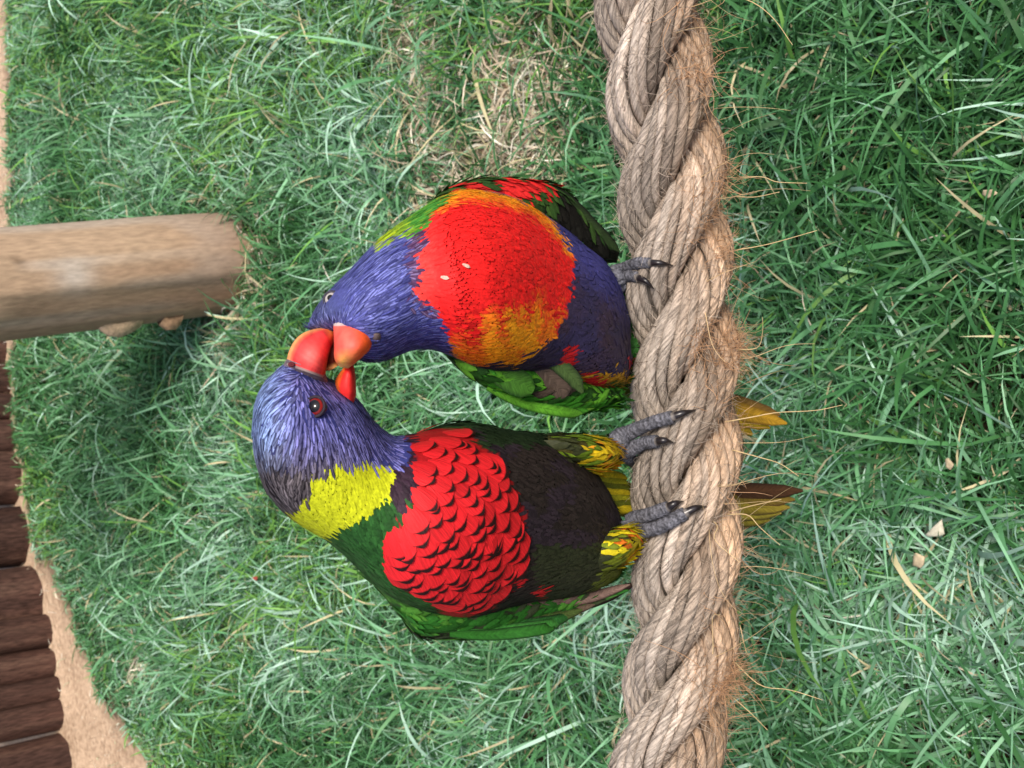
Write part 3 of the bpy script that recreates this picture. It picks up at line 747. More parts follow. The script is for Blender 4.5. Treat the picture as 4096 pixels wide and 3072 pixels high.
# head plumage: narrow streaked feathers
p, n = sample_rows(SA[:75], NA[:75], 0.0015, 0.00092, rA)
x, y, c, reg = colour_A(p, n, rA)
q = (reg == 'head') & (facing(n, p) > -0.7) & (np.hypot(x-1269, y-1629) > 37) & ~inpoly(x, y, [(1140, 1400), (1300, 1440), (1300, 1492), (1230, 1482), (1150, 1455)])
N = q.sum()
hx, hy = x[q], y[q]; f1 = np.clip((hy-1720)/170, 0, 1)[:, None]*np.clip((1480-hx)/200+0.3, 0, 1)[:, None]; f2 = np.clip((1200-hx)/130, 0, 1)[:, None]
hl = srgb(126, 126, 198)*(1-f2)+srgb(140, 164, 214)*f2; hl = hl*(1-f1)+srgb(104, 96, 100)*f1  # paler crown streaks carry the same painted sky reflection
hl = hl*np.where(rA.random((N, 1)) < 0.3, 0.55, 1.0)
hd_ = srgb(46, 44, 86)*(1-f1)+srgb(38, 32, 36)*f1
g_head = feather_geo(p[q], n[q], flow_A(x, y, reg)[q]+0.10*rA.normal(size=(N, 3)), 0.0034*(0.7+0.6*rA.random(N))*np.clip(0.55+(np.hypot(x[q]-1235, y[q]-1425))/420, 0.6, 1.25), 0.00118, jit(hl*1.12, rA, N, 0.28), hd_*0.8, hl*0.75, curve=0.12, lift=0.09, edge=1.0, tip=0.4, js=(-1, -0.45, 0, 0.45, 1), ts=(0, 0.4, 0.8, 1.0), tipw=0.4, r=rA)
plumage('head_feathers', bodyA, [g_head])
# yellow nape, collar and green neck
p, n = sample_rows(SA[:95], NA[:95], 0.0012, 0.0009, rA)
x, y, c, reg = colour_A(p, n, rA)
q = (reg == 'yellow') & (facing(n, p) > -0.8); N = q.sum()
g1 = feather_geo(p[q], n[q], flow_A(x, y, reg)[q]+0.12*rA.normal(size=(N, 3)), 0.0044*(0.7+0.5*rA.random(N)), 0.0009, jit(c[q], rA, N, 0.08), c[q]*0.95, c[q]*0.95+0.03, curve=0.10, lift=0.05, edge=0.5, tip=0.5, tipw=0.12, js=(-1, 0, 1), r=rA)
q = (reg == 'collar') | ((reg == 'green') & (x < 1700)); N = q.sum()
g2 = feather_geo(p[q], n[q], flow_A(x, y, reg)[q]+0.12*rA.normal(size=(N, 3)), 0.0042, 0.0015, jit(c[q], rA, N, 0.2), c[q]*0.75, c[q]*1.05, curve=0.10, lift=0.07, edge=0.5, tip=0.2, r=rA)
plumage('neck_feathers', bodyA, [g1, g2])
# belly
p, n = sample_rows(SA[70:], NA[70:], 0.0017, 0.0012, rA)
x, y, c, reg = colour_A(p, n, rA)
q = (reg == 'belly') | ((reg == 'green') & (x > 1650)); N = q.sum()
redspot = (reg == 'belly') & ((np.hypot(x-2148, y-2375) < 22) | (np.hypot(x-2085, y-2330) < 16)); c[redspot] = RED
flank = inpoly(x, y, POLY_A['flank'])
g3 = feather_geo(p[q], n[q], flow_A(x, y, reg)[q]+0.10*rA.normal(size=(N, 3)), 0.0058*(0.7+0.6*rA.random(N)), np.where(flank[q], 0.0013, 0.0014), jit(c[q], rA, N, 0.14), c[q]*0.8, c[q]*0.95, curve=0.09, lift=0.04, edge=0.5, tip=0.3, tipw=0.12, js=(-1, 0, 1), r=rA)
plumage('belly_feathers', bodyA, [g3])
# thighs
geo = []
for T_, cl in ((th1, [srgb(206, 176, 30), srgb(226, 150, 34), srgb(96, 120, 30)]), (th2, [srgb(214, 196, 34), srgb(226, 120, 34), srgb(110, 122, 30)])):
    NT = loft_normals(T_); p, n = sample_rows(T_, NT, 0.0030, 0.0026, rA); N = len(p); x, y = pix(p)
    lo, hi = x.min(), x.max(); f = (x-lo)/(hi-lo)+0.15*rA.normal(size=N)
    c = np.where((f < 0.30)[:, None], srgb(52, 56, 32), np.where((f < 0.52)[:, None], cl[2], np.where((rA.random(N) < 0.25)[:, None], cl[1], cl[0])))
    geo.append(feather_geo(p, n, px_dir(np.ones(N), 0.15*rA.normal(size=N)), 0.0078, 0.0026, jit(c, rA, N, 0.15), c*0.6, c*1.1, lift=0.14, edge=0.5, tip=0.4, tipw=0.15, r=rA))
plumage('thigh_feathers', bodyA, geo)
# the barred breast: each feather by itself
fr_p = SA.reshape(-1, 3); fr_n = NA.reshape(-1, 3); k_ = facing(fr_n, fr_p) > -0.1; fr_p, fr_n = fr_p[k_], fr_n[k_]; fr_x, fr_y = pix(fr_p)
cand = []; row = 0; rad = 150.0
while rad < 960:
    na = int(rad*math.radians(130)/72)
    for i in range(na):
        an = math.radians(-25+130*(i+0.5*(row % 2)+0.12*rA.normal())/na)
        cand.append((1430+rad*math.cos(an)+9*rA.normal(), 1720+rad*math.sin(an)+9*rA.normal()))
    rad += 38; row += 1
cand = np.array(cand); fl_ = norm(cand-np.array([1430.0, 1720.0])); cand = cand[inpoly(cand[:, 0]+fl_[:, 0]*48, cand[:, 1]+fl_[:, 1]*48, POLY_A['red']) & inpoly(cand[:, 0]-fl_[:, 0]*10+20, cand[:, 1]-fl_[:, 1]*10, POLY_A['red'])]
nearest = np.array([np.argmin((fr_x-a)**2+(fr_y-b)**2) for a, b in cand])
p, n = fr_p[nearest], fr_n[nearest]; x, y = cand[:, 0], cand[:, 1]; reg = np.full(len(p), 'red', dtype=object)
N = len(p); sc_ = np.clip(0.70+np.hypot(x-1600, y-1850)/900, 0.72, 1.12)*(0.92+0.16*rA.random(N))
gr = feather_geo(p, n, flow_A(x, y, reg)+0.09*rA.normal(size=(N, 3)), 0.0118*sc_*(0.9+0.25*rA.random(N)), 0.0098*sc_*(0.8+0.35*rA.random(N)), jit(RED, rA, N, 0.12), RED*0.95, BLACKR*0.5, lift=0.0, curve=0.0, camber=0.0, edge=0.25, tip=1.0, tipw=0.50, sink=0.012,
                 js=(-1, -0.8, -0.45, 0, 0.45, 0.8, 1), ts=(0, 0.25, 0.5, 0.72, 0.86, 0.91, 0.95, 1.0), r=rA)
# lay every vane along the curve of the breast, tips a hair's breadth proud
Vf = gr[0]; vx, vy = pix(Vf); out = np.empty_like(Vf)
tt = np.tile(np.repeat(np.array([0, 0.25, 0.5, 0.72, 0.86, 0.91, 0.95, 1.0]), 7), N); jj = np.tile(np.array([-1, -0.8, -0.45, 0, 0.45, 0.8, 1]), 8*N)
hh_ = np.repeat(0.85+0.3*rA.random(N), 56)
for a in range(0, len(Vf), 400):
    dd = (fr_x[None]-vx[a:a+400, None])**2+(fr_y[None]-vy[a:a+400, None])**2
    k4 = np.argpartition(dd, 5, axis=1)[:, :5]; w4 = 1/(np.take_along_axis(dd, k4, 1)+60.0); w4 /= w4.sum(1, keepdims=True)
    p4, m4 = fr_p[k4], fr_n[k4]; v4 = Vf[a:a+400, None]
    pr4 = v4-((v4-p4)*m4).sum(-1, keepdims=True)*m4
    nn4 = norm((m4*w4[..., None]).sum(1))
    t4 = tt[a:a+400, None]; out[a:a+400] = (pr4*w4[..., None]).sum(1)+nn4*(0.00008+(0.00125*t4+0.00030*np.clip((t4-0.7)/0.3, 0, 1))*hh_[a:a+400, None]-0.00035*jj[a:a+400, None]**2)
gr = (out, gr[1], gr[2], gr[3])
split_feathers('breast_feather', bodyA, gr)

# wings of bird A
GRN = srgb(44, 104, 34); GRN2 = srgb(72, 128, 44); GRND = srgb(24, 48, 22)
def wing(bird, secs, colf, r, spacing=0.0030, wid=0.0028, flen=0.0078, fwid=0.0036, flow=(1, 0), name='wing', lift=0.07, n=80):
    S = loft(secs, n, 60); Nn = loft_normals(S); V, F = loft_mesh(S)
    nn = np.vstack([Nn.reshape(-1, 3), [FWD, FWD]]); x, y = pix(V)
    w = link(name, make_mesh(name, V, F, colf(x, y, r)*0.55), M['feather'], bird)
    p, nr = sample_rows(S, Nn, spacing, wid, r); x, y = pix(p); N = len(p)
    c = colf(x+r.normal(0, 8, N), y+r.normal(0, 8, N), r)
    fl = np.stack([np.broadcast_to(flow[0], (N,)), np.broadcast_to(flow[1], (N,))], -1) if not callable(flow) else flow(x, y)
    g = feather_geo(p, nr, px_dir(fl[:, 0], fl[:, 1])+0.07*r.normal(size=(N, 3)), flen*(0.8+0.4*r.random(N)), fwid, jit(c, r, N, 0.2), c*0.6, c*0.85, lift=lift, curve=0.12, edge=0.6, tip=0.35, r=r)
    plumage('covert_feathers', w, [g]); return w
def cA1(x, y, r):
    N = len(x); c = np.tile(GRN, (N, 1)); q = n1(x/45, y/30) > 0.55; c[q] = GRN2
    q = n2(x/70, y/22) > 0.72; c[q] = srgb(60, 70, 46)
    ed = (y > 2540-np.abs(x-1760)*0.0) & (x < 1740); c[ed] = srgb(34, 36, 24)
    q = (x > 1990) & (y < 2412-0.02*(x-1990)); c[q] = srgb(112, 92, 84)
    q = x > 2380; c[q] = srgb(40, 40, 26); return c
wA = wing(birdA, [(1440, 2275, 1445, 2300, 0.070, 0.004, 0.006), (1504, 2280, 1504, 2348, 0.067, 0.007, 0.008), (1588, 2300, 1588, 2448, 0.063, 0.010, 0.01), (1664, 2330, 1664, 2538, 0.058, 0.012, 0.012), (1760, 2360, 1760, 2556, 0.053, 0.013, 0.012),
            (1860, 2360, 1860, 2556, 0.047, 0.013, 0.012), (1960, 2360, 1960, 2548, 0.042, 0.012, 0.011), (2064, 2365, 2064, 2528, 0.036, 0.010, 0.01), (2163, 2368, 2163, 2500, 0.030, 0.008, 0.008), (2260, 2366, 2260, 2462, 0.024, 0.006, 0.006), (2349, 2358, 2349, 2424, 0.018, 0.004, 0.004)],
          cA1, rA, flow=lambda x, y: np.stack([np.ones_like(x), -0.0012*(x-1850)], -1))
fc_ = [(GRN, GRND), (srgb(60, 128, 52), GRND), (srgb(40, 96, 40), srgb(20, 26, 18)), (srgb(74, 92, 44), srgb(30, 26, 20)), (srgb(96, 80, 66), srgb(36, 28, 24)), (srgb(50, 60, 36), srgb(20, 18, 14)), (srgb(64, 110, 46), srgb(20, 26, 18))]
for i in range(8):
    y0 = 2545-19*i; cc = fc_[i % 7]
    long_feather('flight_feather', wA, [(1800+30*i, y0-8), (1980+20*i, y0-6), (2180+12*i, y0-30+i*4), (2200+45*i, 2492-19*i+2)], 0.061-0.002*i, 0.034-0.0035*i, 0.0046, cc[0], cc[1])
long_feather('flight_feather', wA, [(2000, 2398), (2150, 2404), (2330, 2396), (2520, 2338)], 0.052, 0.010, 0.0045, srgb(128, 104, 94), srgb(60, 46, 40))
long_feather('flight_feather', wA, [(2060, 2430), (2200, 2430), (2380, 2404), (2545, 2330)], 0.044, 0.000, 0.0050, srgb(60, 44, 38), srgb(30, 24, 20))
def cdark(x, y, r):
    N = len(x); c = np.tile(srgb(32, 50, 28), (N, 1)); q = n1(x/50, y/30) > 0.6; c[q] = srgb(40, 66, 34); return c
wing(birdA, [(1690, 1726, 1700, 1760, 0.060, 0.004, 0.006), (1760, 1702, 1760, 1780, 0.056, 0.008, 0.008), (1840, 1690, 1840, 1790, 0.051, 0.010, 0.01), (1930, 1698, 1930, 1800, 0.045, 0.010, 0.01), (2020, 1718, 2020, 1810, 0.039, 0.010, 0.009),
             (2110, 1732, 2110, 1810, 0.032, 0.008, 0.008), (2200, 1738, 2200, 1800, 0.025, 0.006, 0.006), (2290, 1745, 2290, 1790, 0.015, 0.003, 0.003)], cdark, rA)
# tail of bird A, hanging behind the rope
tailA = link('tail', make_mesh('tail', *(lambda S: loft_mesh(S))(loft([(2330, 1890, 2340, 2050, 0.006, 0.010, 0.010), (2420, 1905, 2430, 2060, -0.008, 0.009, 0.009), (2520, 1930, 2530, 2070, -0.024, 0.007, 0.007), (2620, 1955, 2630, 2060, -0.036, 0.005, 0.005), (2680, 1985, 2690, 2030, -0.044, 0.003, 0.003)], 30, 24)), C=np.tile(srgb(130, 120, 30), (30*24+2, 1))), M['feather'], birdA)

OLV = srgb(150, 136, 48); OLD = srgb(70, 56, 28); BRN = srgb(74, 48, 30)
for i, (tx, ty, c1, c2) in enumerate([(3080, 2080, OLV, OLD), (3125, 2052, srgb(164, 150, 56), OLD), (3160, 2030, srgb(140, 124, 44), OLD), (3180, 1998, srgb(120, 100, 40), BRN), (3212, 1962, BRN, srgb(44, 28, 20)), (3020, 2095, srgb(140, 120, 50), OLD)]):
    long_feather('tail_feather', tailA, [(2420, 1990-8*i+16), (2640, 2020+(ty-2020)*0.4), (2860, 2020+(ty-2020)*0.8), (tx, ty)], -0.012-0.0015*i, -0.096-0.001*i, 0.0105, c1, c2)
for i in range(7):
    long_feather('undertail_feather', tailA, [(2350+8*i, 1895+20*i), (2430, 1905+21*i), (2510+5*i, 1915+20*i)], 0.012, -0.010, 0.0055, [srgb(196, 176, 32), srgb(150, 150, 34), srgb(90, 100, 30)][i % 3], srgb(110, 100, 26))

# head details of bird A
eye_part(bodyA, 1269, 1629, 0.1228, 0.0030, srgb(40, 34, 44), srgb(128, 30, 28), 0.66, axis_off=(0.05, 0.14))
beakred = srgb(214, 56, 56); beakor = srgb(240, 132, 60)
def c_up(s_, ca, sa):
    c = np.tile(beakred, (len(s_), 1)); w = np.clip((-ca-0.72)/0.2, 0, 1)[:, None]; c = c*(1-w)+srgb(244, 160, 96)*w
    w = (np.exp(-((s_-0.38)/0.18)**2-((ca-0.1)/0.45)**2)*(sa > 0))[:, None]*0.6; c = c*(1-w)+srgb(232, 120, 112)*w  # soft pink highlight painted on the near side of the beak
    w = np.clip((ca-0.80)/0.15, 0, 1)[:, None]*0.8; c = c*(1-w)+srgb(150, 52, 28)*w
    c = c*(1+0.06*np.sin(s_*70+3*ca))[:, None]
    w = np.clip((s_-0.78)/0.15, 0, 1)[:, None]; c = c*(1-w)+srgb(244, 150, 70)*w
    w = np.clip((0.10-s_)/0.04, 0, 1)[:, None]; return c*(1-w)+srgb(150, 130, 124)*w
upA = beak_part('upper_beak', birdA, [(1140, 1458, 1300, 1515, 0.106, 0.013, 0.012), (1147, 1438, 1302, 1496, 0.107, 0.013, 0.012), (1157, 1402, 1306, 1474, 0.108, 0.0127, 0.012), (1180, 1360, 1310, 1450, 0.108, 0.0117, 0.011), (1213, 1332, 1316, 1424, 0.107, 0.0105, 0.01), (1262, 1315, 1324, 1396, 0.106, 0.009, 0.0085), (1312, 1309, 1336, 1368, 0.104, 0.007, 0.0065), (1350, 1314, 1350, 1340, 0.102, 0.003, 0.003)], c_up)
def c_cere(s_, ca, sa): return np.tile(srgb(112, 98, 104), (len(s_), 1))*(0.7+0.6*np.random.default_rng(1).random((len(s_), 1)))
cere = beak_part('cere', upA, [(1130, 1490, 1312, 1545, 0.100, 0.0110, 0.010), (1130, 1470, 1312, 1526, 0.103, 0.0125, 0.011), (1138, 1450, 1306, 1506, 0.105, 0.0134, 0.012), (1146, 1438, 1300, 1490, 0.107, 0.0130, 0.012), (1154, 1430, 1294, 1480, 0.107, 0.0112, 0.011)], c_cere, 20)
c0 = P(np.array(1166.), np.array(1458.), np.array(0.1185)); e_ = np.linspace(0, 2*np.pi, 17)
V, F = tube(c0+np.cos(e_)[:, None]*RGT*0.0004+np.sin(e_)[:, None]*VUP*0.0006, 0.0005, 6, False, flatdir=FWD)
link('nostril', make_mesh('nostril', V, F, np.tile(srgb(84, 28, 34), (len(V), 1))), M['skin'], upA)
def c_mouth(s_, ca, sa):
    c = np.tile(srgb(120, 44, 26), (len(s_), 1)); w = np.clip((s_-0.66)/0.15, 0, 1)[:, None]
    return c*(1-w)+srgb(232, 170, 96)*w
beak_part('tongue', upA, [(1310, 1352, 1352, 1352, 0.101, 0.004, 0.004), (1306, 1392, 1352, 1390, 0.102, 0.005, 0.005), (1304, 1432, 1352, 1428, 0.102, 0.005, 0.005), (1300, 1474, 1350, 1450, 0.103, 0.005, 0.004), (1318, 1484, 1354, 1462, 0.104, 0.004, 0.003)], c_mouth, 24, 16)
def c_low(s_, ca, sa):
    c = np.tile(srgb(222, 44, 42), (len(s_), 1)); w = np.clip((-ca-0.5)/0.2, 0, 1)[:, None]; return c*(1-w)+srgb(226, 104, 36)*w
beak_part('lower_beak', birdA, [(1345, 1560, 1415, 1612, 0.100, 0.009, 0.009), (1340, 1528, 1424, 1580, 0.101, 0.010, 0.009), (1352, 1500, 1424, 1530, 0.102, 0.0095, 0.009), (1370, 1476, 1420, 1490, 0.103, 0.008, 0.008), (1385, 1452, 1414, 1456, 0.103, 0.005, 0.005), (1396, 1438, 1408, 1438, 0.103, 0.002, 0.002)], c_low)

# feet of bird A
TR = 0.0024
foot_part(birdA, [(2462, 1815, 0.012), (2470, 1775, 0.012), (2490, 1745, 0.012)],
  [([(2470, 1745, 0.012), (2520, 1730, rope_d(2540, 1735, TR)+0.001), (2607, 1691, rope_d(2607, 1691, TR)), (2690, 1668, rope_d(2690, 1668, TR))], [(2680, 1671, rope_d(2680, 1668, TR)), (2735, 1652, rope_d(2735, 1652, TR+0.001)), (2784, 1640, rope_d(2784, 1640, 0.0002))]),
   ([(2468, 1815, 0.012), (2520, 1798, rope_d(2545, 1798, TR)), (2576, 1772, rope_d(2576, 1772, TR)), (2628, 1766, rope_d(2628, 1766, TR))], [(2618, 1767, rope_d(2618, 1766, TR)), (2658, 1762, rope_d(2658, 1766, TR+0.001)), (2694, 1771, rope_d(2694, 1771, 0.0002))]),
   ([(2470, 1800, 0.010), (2510, 1830, 0.004), (2540, 1850, -0.006)], None)], TR*1.34)
foot_part(birdA, [(2530, 2150, 0.011), (2520, 2120, 0.012), (2518, 2090, 0.011)],
  [([(2525, 2140, 0.012), (2560, 2126, rope_d(2560, 2126, TR)), (2639, 2107, rope_d(2639, 2107, TR)), (2741, 2052, rope_d(2741, 2052, TR))], [(2732, 2057, rope_d(2732, 2057, TR)), (2785, 2032, rope_d(2785, 2032, TR+0.001)), (2831, 2027, rope_d(2831, 2027, 0.0002))]),
   ([(2518, 2090, 0.011), (2550, 2072, rope_d(2552, 2072, TR)), (2610, 2054, rope_d(2610, 2054, TR)), (2672, 2030, rope_d(2672, 2030, TR))], [(2664, 2034, rope_d(2664, 2034, TR)), (2700, 2014, rope_d(2700, 2014, TR+0.001)), (2733, 2005, rope_d(2733, 2005, 0.0002))]),
   ([(2530, 2140, 0.010), (2550, 2172, 0.004), (2562, 2200, -0.003)], None)], TR*1.38)

# ------------------------------------------------------------------ bird B: bowed, plain red and orange breast
rB = np.random.default_rng(77)
secB = [(1236, 1296, 1244, 1316, 0.098, 0.004, 0.004), (1262, 1240, 1290, 1326, 0.098, 0.013, 0.012), (1304, 1180, 1372, 1350, 0.098, 0.021, 0.02), (1356, 1126, 1430, 1430, 0.097, 0.027, 0.024),
        (1418, 1064, 1500, 1446, 0.096, 0.030, 0.027), (1478, 998, 1565, 1430, 0.093, 0.032, 0.029), (1536, 942, 1640, 1402, 0.090, 0.033, 0.03), (1606, 892, 1720, 1396, 0.086, 0.034, 0.032),
        (1682, 838, 1790, 1415, 0.081, 0.038, 0.034), (1760, 790, 1850, 1445, 0.076, 0.044, 0.036), (1853, 762, 1920, 1475, 0.069, 0.048, 0.038), (1954, 768, 2011, 1490, 0.062, 0.049, 0.039),
        (2075, 800, 2100, 1495, 0.053, 0.046, 0.038), (2182, 862, 2190, 1500, 0.044, 0.040, 0.036), (2270, 925, 2280, 1520, 0.036, 0.034, 0.032), (2350, 990, 2365, 1545, 0.029, 0.030, 0.028),
        (2420, 1050, 2440, 1550, 0.022, 0.025, 0.023), (2475, 1140, 2500, 1530, 0.014, 0.018, 0.016), (2515, 1270, 2528, 1450, 0.006, 0.009, 0.008)]
POLY_B = {
 'red': [(1695, 903), (1758, 805), (1853, 740), (1929, 750), (2011, 770), (2106, 800), (2182, 855), (2239, 925), (2284, 1004), (2293, 1080), (2284, 1207), (2246, 1296), (2208, 1365), (2138, 1410), (2081, 1454), (2011, 1470), (1954, 1450), (1885, 1455), (1805, 1412), (1796, 1353), (1746, 1258), (1695, 1207), (1655, 1190), (1676, 1093), (1682, 998)],
 'nape': [(1470, 980), (1500, 930), (1600, 860), (1733, 750), (1790, 780), (1745, 830), (1697, 905), (1660, 955), (1610, 930), (1545, 985), (1490, 1012)],
 'collar': [(1625, 950), (1690, 930), (1690, 1000), (1676, 1093), (1655, 1190), (1695, 1207), (1740, 1265), (1700, 1262), (1640, 1210), (1625, 1100)],
}
def colour_B(p, n, r):
    x, y = pix(p); N = len(p); x = x+r.normal(0, 9, N); y = y+r.normal(0, 9, N); fc = facing(n, p)
    c = np.tile(srgb(54, 48, 80), (N, 1)); reg = np.full(N, 'belly', dtype=object)
    # belly: blue sheen towards the wing, plum and brown below
    w = np.clip(n1(x/55, y/55)*1.5-0.4, 0, 1)[:, None]; c = c*(1-w)+srgb(66, 50, 66)*w
    w = np.clip(1-(y-(0.9*x-1080))/150, 0, 1)[:, None]; c = c*(1-w)+srgb(70, 70, 140)*w
    hd = (x < 1640) | (x < 1790) & (y > 1190)
    reg[hd] = 'head'
    for k in ('collar', 'nape', 'red'):
        q = inpoly(x, y, POLY_B[k]) & (fc > -0.3); reg[q] = k
    lo = (reg == 'belly') & (y > 1545); c[lo] = srgb(54, 88, 34)
    ly = (reg == 'belly') & (y > 1500) & (y < 1545) & (x > 2290); c[ly] = srgb(190, 140, 34)
    for sx, sy, sr in ((2275, 1420, 34), (2262, 1460, 26), (2355, 1535, 40), (2390, 1545, 26), (2538, 1445, 22)):
        q = (reg == 'belly') & (np.hypot(x-sx, (y-sy)*1.3) < sr); c[q] = srgb(196, 34, 40)
    back = (fc < -0.3) & (reg != 'head'); c[back] = srgb(50, 110, 40); reg[back] = 'green'
    q = reg == 'head'
    bl = srgb(82, 86, 152); f = np.clip((x-1450)/250+0.4*(n2(x/40, y/40)-0.5), 0, 1)[:, None]
    hc = bl*(1-f)+srgb(68, 72, 142)*f
    fr = np.clip(1-np.hypot(x-1290, y-1260)/110, 0, 1)[:, None]; hc = hc*(1-0.6*fr)+srgb(76, 84, 110)*0.6*fr
    ch = np.clip((y-1425)/22, 0, 1)[:, None]*(x < 1600)[:, None]; hc = hc*(1-0.8*ch)+srgb(34, 32, 44)*0.8*ch
    c[q] = hc[q]
    q = reg == 'collar'; c[q] = (srgb(92, 62, 100)*np.ones((N, 3)))[q]
    q = reg == 'nape'; f = np.clip((x-1500)/170+0.25*r.normal(size=N), 0, 1)[:, None]
    c[q] = (srgb(176, 196, 40)*(1-f)+srgb(70, 140, 50)*f)[q]
    # orange: lower part of the breast and the rim, in streaks
    wo = np.clip((y-np.interp(x, [1750, 1850, 1950, 2050, 2150, 2260], [1420, 1375, 1290, 1225, 1195, 1290]))/120, -1, 1)*0.55+0.9*(n1(x/22+9, y/90)-0.5)
    rim = np.clip(1-(y-(np.interp(x, [1758, 1853, 2011, 2106, 2182, 2284], [815, 760, 785, 812, 865, 1004])))/45, 0, 1)
    wo = np.clip(np.maximum(np.clip(wo*1.5+0.12, 0, 1), rim), 0, 1)[:, None]
    red = srgb(236, 36, 36); ora = srgb(252, 166, 30)
    pk = np.clip((1760-x)/110, 0, 1)[:, None]*0.35  # pink highlight on the breast's upper edge, put into the colour
    rc_ = (red*(1-pk)+srgb(240, 110, 100)*pk)*(1-wo)+ora*wo
    q = reg == 'red'; c[q] = rc_[q]
    return x, y, c, reg
birdB = thing('lorikeet', P(np.array(2540.), np.array(1200.), np.array(0.006)), 'bowing lorikeet with plain red and orange breast, pale white-ringed eye', 'parrot')
SB = loft(secB, 150, 110, 0.95); NB = loft_normals(SB)
V, F = loft_mesh(SB); nb = np.vstack([NB.reshape(-1, 3), [FWD, FWD]])
bodyB = link('body', make_mesh('body', V, F, colour_B(V, nb, rB)[2]*0.92), M['feather'], birdB)
def flow_B(x, y, reg):
    h = px_dir(x-1330, y-1330); d = px_dir(x-1560, (y-1120)*0.9); b = px_dir(np.ones_like(x)*300, (y-1250)*0.5)
    d = np.where(((reg == 'belly'))[:, None], b, d); return np.where(((reg == 'head') | (reg == 'nape'))[:, None], h, d)
p, n = sample_rows(SB[:80], NB[:80], 0.0014, 0.00085, rB)
x, y, c, reg = colour_B(p, n, rB)
q = ((reg == 'head') | (reg == 'collar')) & (np.hypot(x-1335, y-1205) > 52); N = q.sum()
dist = np.hypot(x[q]-1330, y[q]-1330); stk = np.where((rB.random((N, 1)) < 0.45), c[q]*1.05, np.clip(c[q]*1.25+np.array([0.09, 0.10, 0.17]), 0, 0.6))
g1 = feather_geo(p[q], n[q], flow_B(x, y, reg)[q]+0.12*rB.normal(size=(N, 3)), 0.0040*(0.7+0.6*rB.random(N))*np.clip(0.45+dist/330, 0.5, 1.3), 0.00112, jit(stk, rB, N, 0.25), c[q]*np.array([0.5, 0.5, 0.55]), stk*0.9, curve=0.12, lift=0.09, edge=1.0, tip=0.4, js=(-1, 0, 1), ts=(0, 0.4, 0.8, 1.0), tipw=0.15, r=rB)
plumage('head_feathers', bodyB, [g1])
p, n = sample_rows(SB[45:], NB[45:], 0.0013, 0.0010, rB)
x, y, c, reg = colour_B(p, n, rB)
q = (reg == 'nape') | ((reg == 'green') & (x < 1900)); N = q.sum()
g2 = feather_geo(p[q], n[q], flow_B(x, y, reg)[q]+0.1*rB.normal(size=(N, 3)), 0.0044, 0.0015, jit(c[q], rB, N, 0.2), c[q]*0.7, c[q]*1.05, curve=0.10, lift=0.08, edge=0.5, tip=0.4, r=rB)
plumage('neck_feathers', bodyB, [g2])
q = reg == 'red'; N = q.sum()
g3 = feather_geo(p[q], n[q], flow_B(x, y, reg)[q]+0.16*rB.normal(size=(N, 3)), 0.0040*(0.7+0.6*rB.random(N)), 0.0011*(0.7+0.5*rB.random(N)), jit(c[q], rB, N, 0.16), c[q]*np.array([0.94, 0.84, 0.8]), c[q]*np.array([0.9, 0.82, 0.75]), curve=0.08, lift=0.045, edge=0.4, tip=0.6, tipw=0.12, js=(-1, 0, 1), r=rB)
plumage('breast_feathers', bodyB, [g3])
p, n = sample_rows(SB[85:], NB[85:], 0.0017, 0.0013, rB)
x, y, c, reg = colour_B(p, n, rB)
q = (reg == 'belly') | ((reg == 'green') & (x >= 1900)); N = q.sum()
g4 = feather_geo(p[q], n[q], flow_B(x, y, reg)[q]+0.16*rB.normal(size=(N, 3)), 0.0055*(0.7+0.6*rB.random(N)), 0.0015, jit(c[q], rB, N, 0.16), c[q]*0.75, c[q]*0.95, curve=0.09, lift=0.045, edge=0.5, tip=0.4, tipw=0.12, js=(-1, 0, 1), r=rB)
plumage('belly_feathers', bodyB, [g4])
for X_, Y_ in ((1850, 1065), (1776, 1112)):
    i_ = np.argmin((pix(SB.reshape(-1, 3))[0]-X_)**2+(pix(SB.reshape(-1, 3))[1]-Y_)**2+1e6*(facing(NB.reshape(-1, 3), SB.reshape(-1, 3)) < 0.2))
    gg = feather_geo(SB.reshape(-1, 3)[i_][None]+NB.reshape(-1, 3)[i_][None]*0.0008, NB.reshape(-1, 3)[i_][None], px_dir(np.ones(1), np.array([0.2])), 0.0028, 0.0012, np.array([[0.60, 0.45, 0.36]]), np.array([[0.6, 0.3, 0.22]]), np.array([[0.6, 0.4, 0.32]]), lift=0.08, r=rB)
    link('down_feather', make_mesh('down_feather', gg[0], gg[1], gg[2]), M['feather'], bodyB)
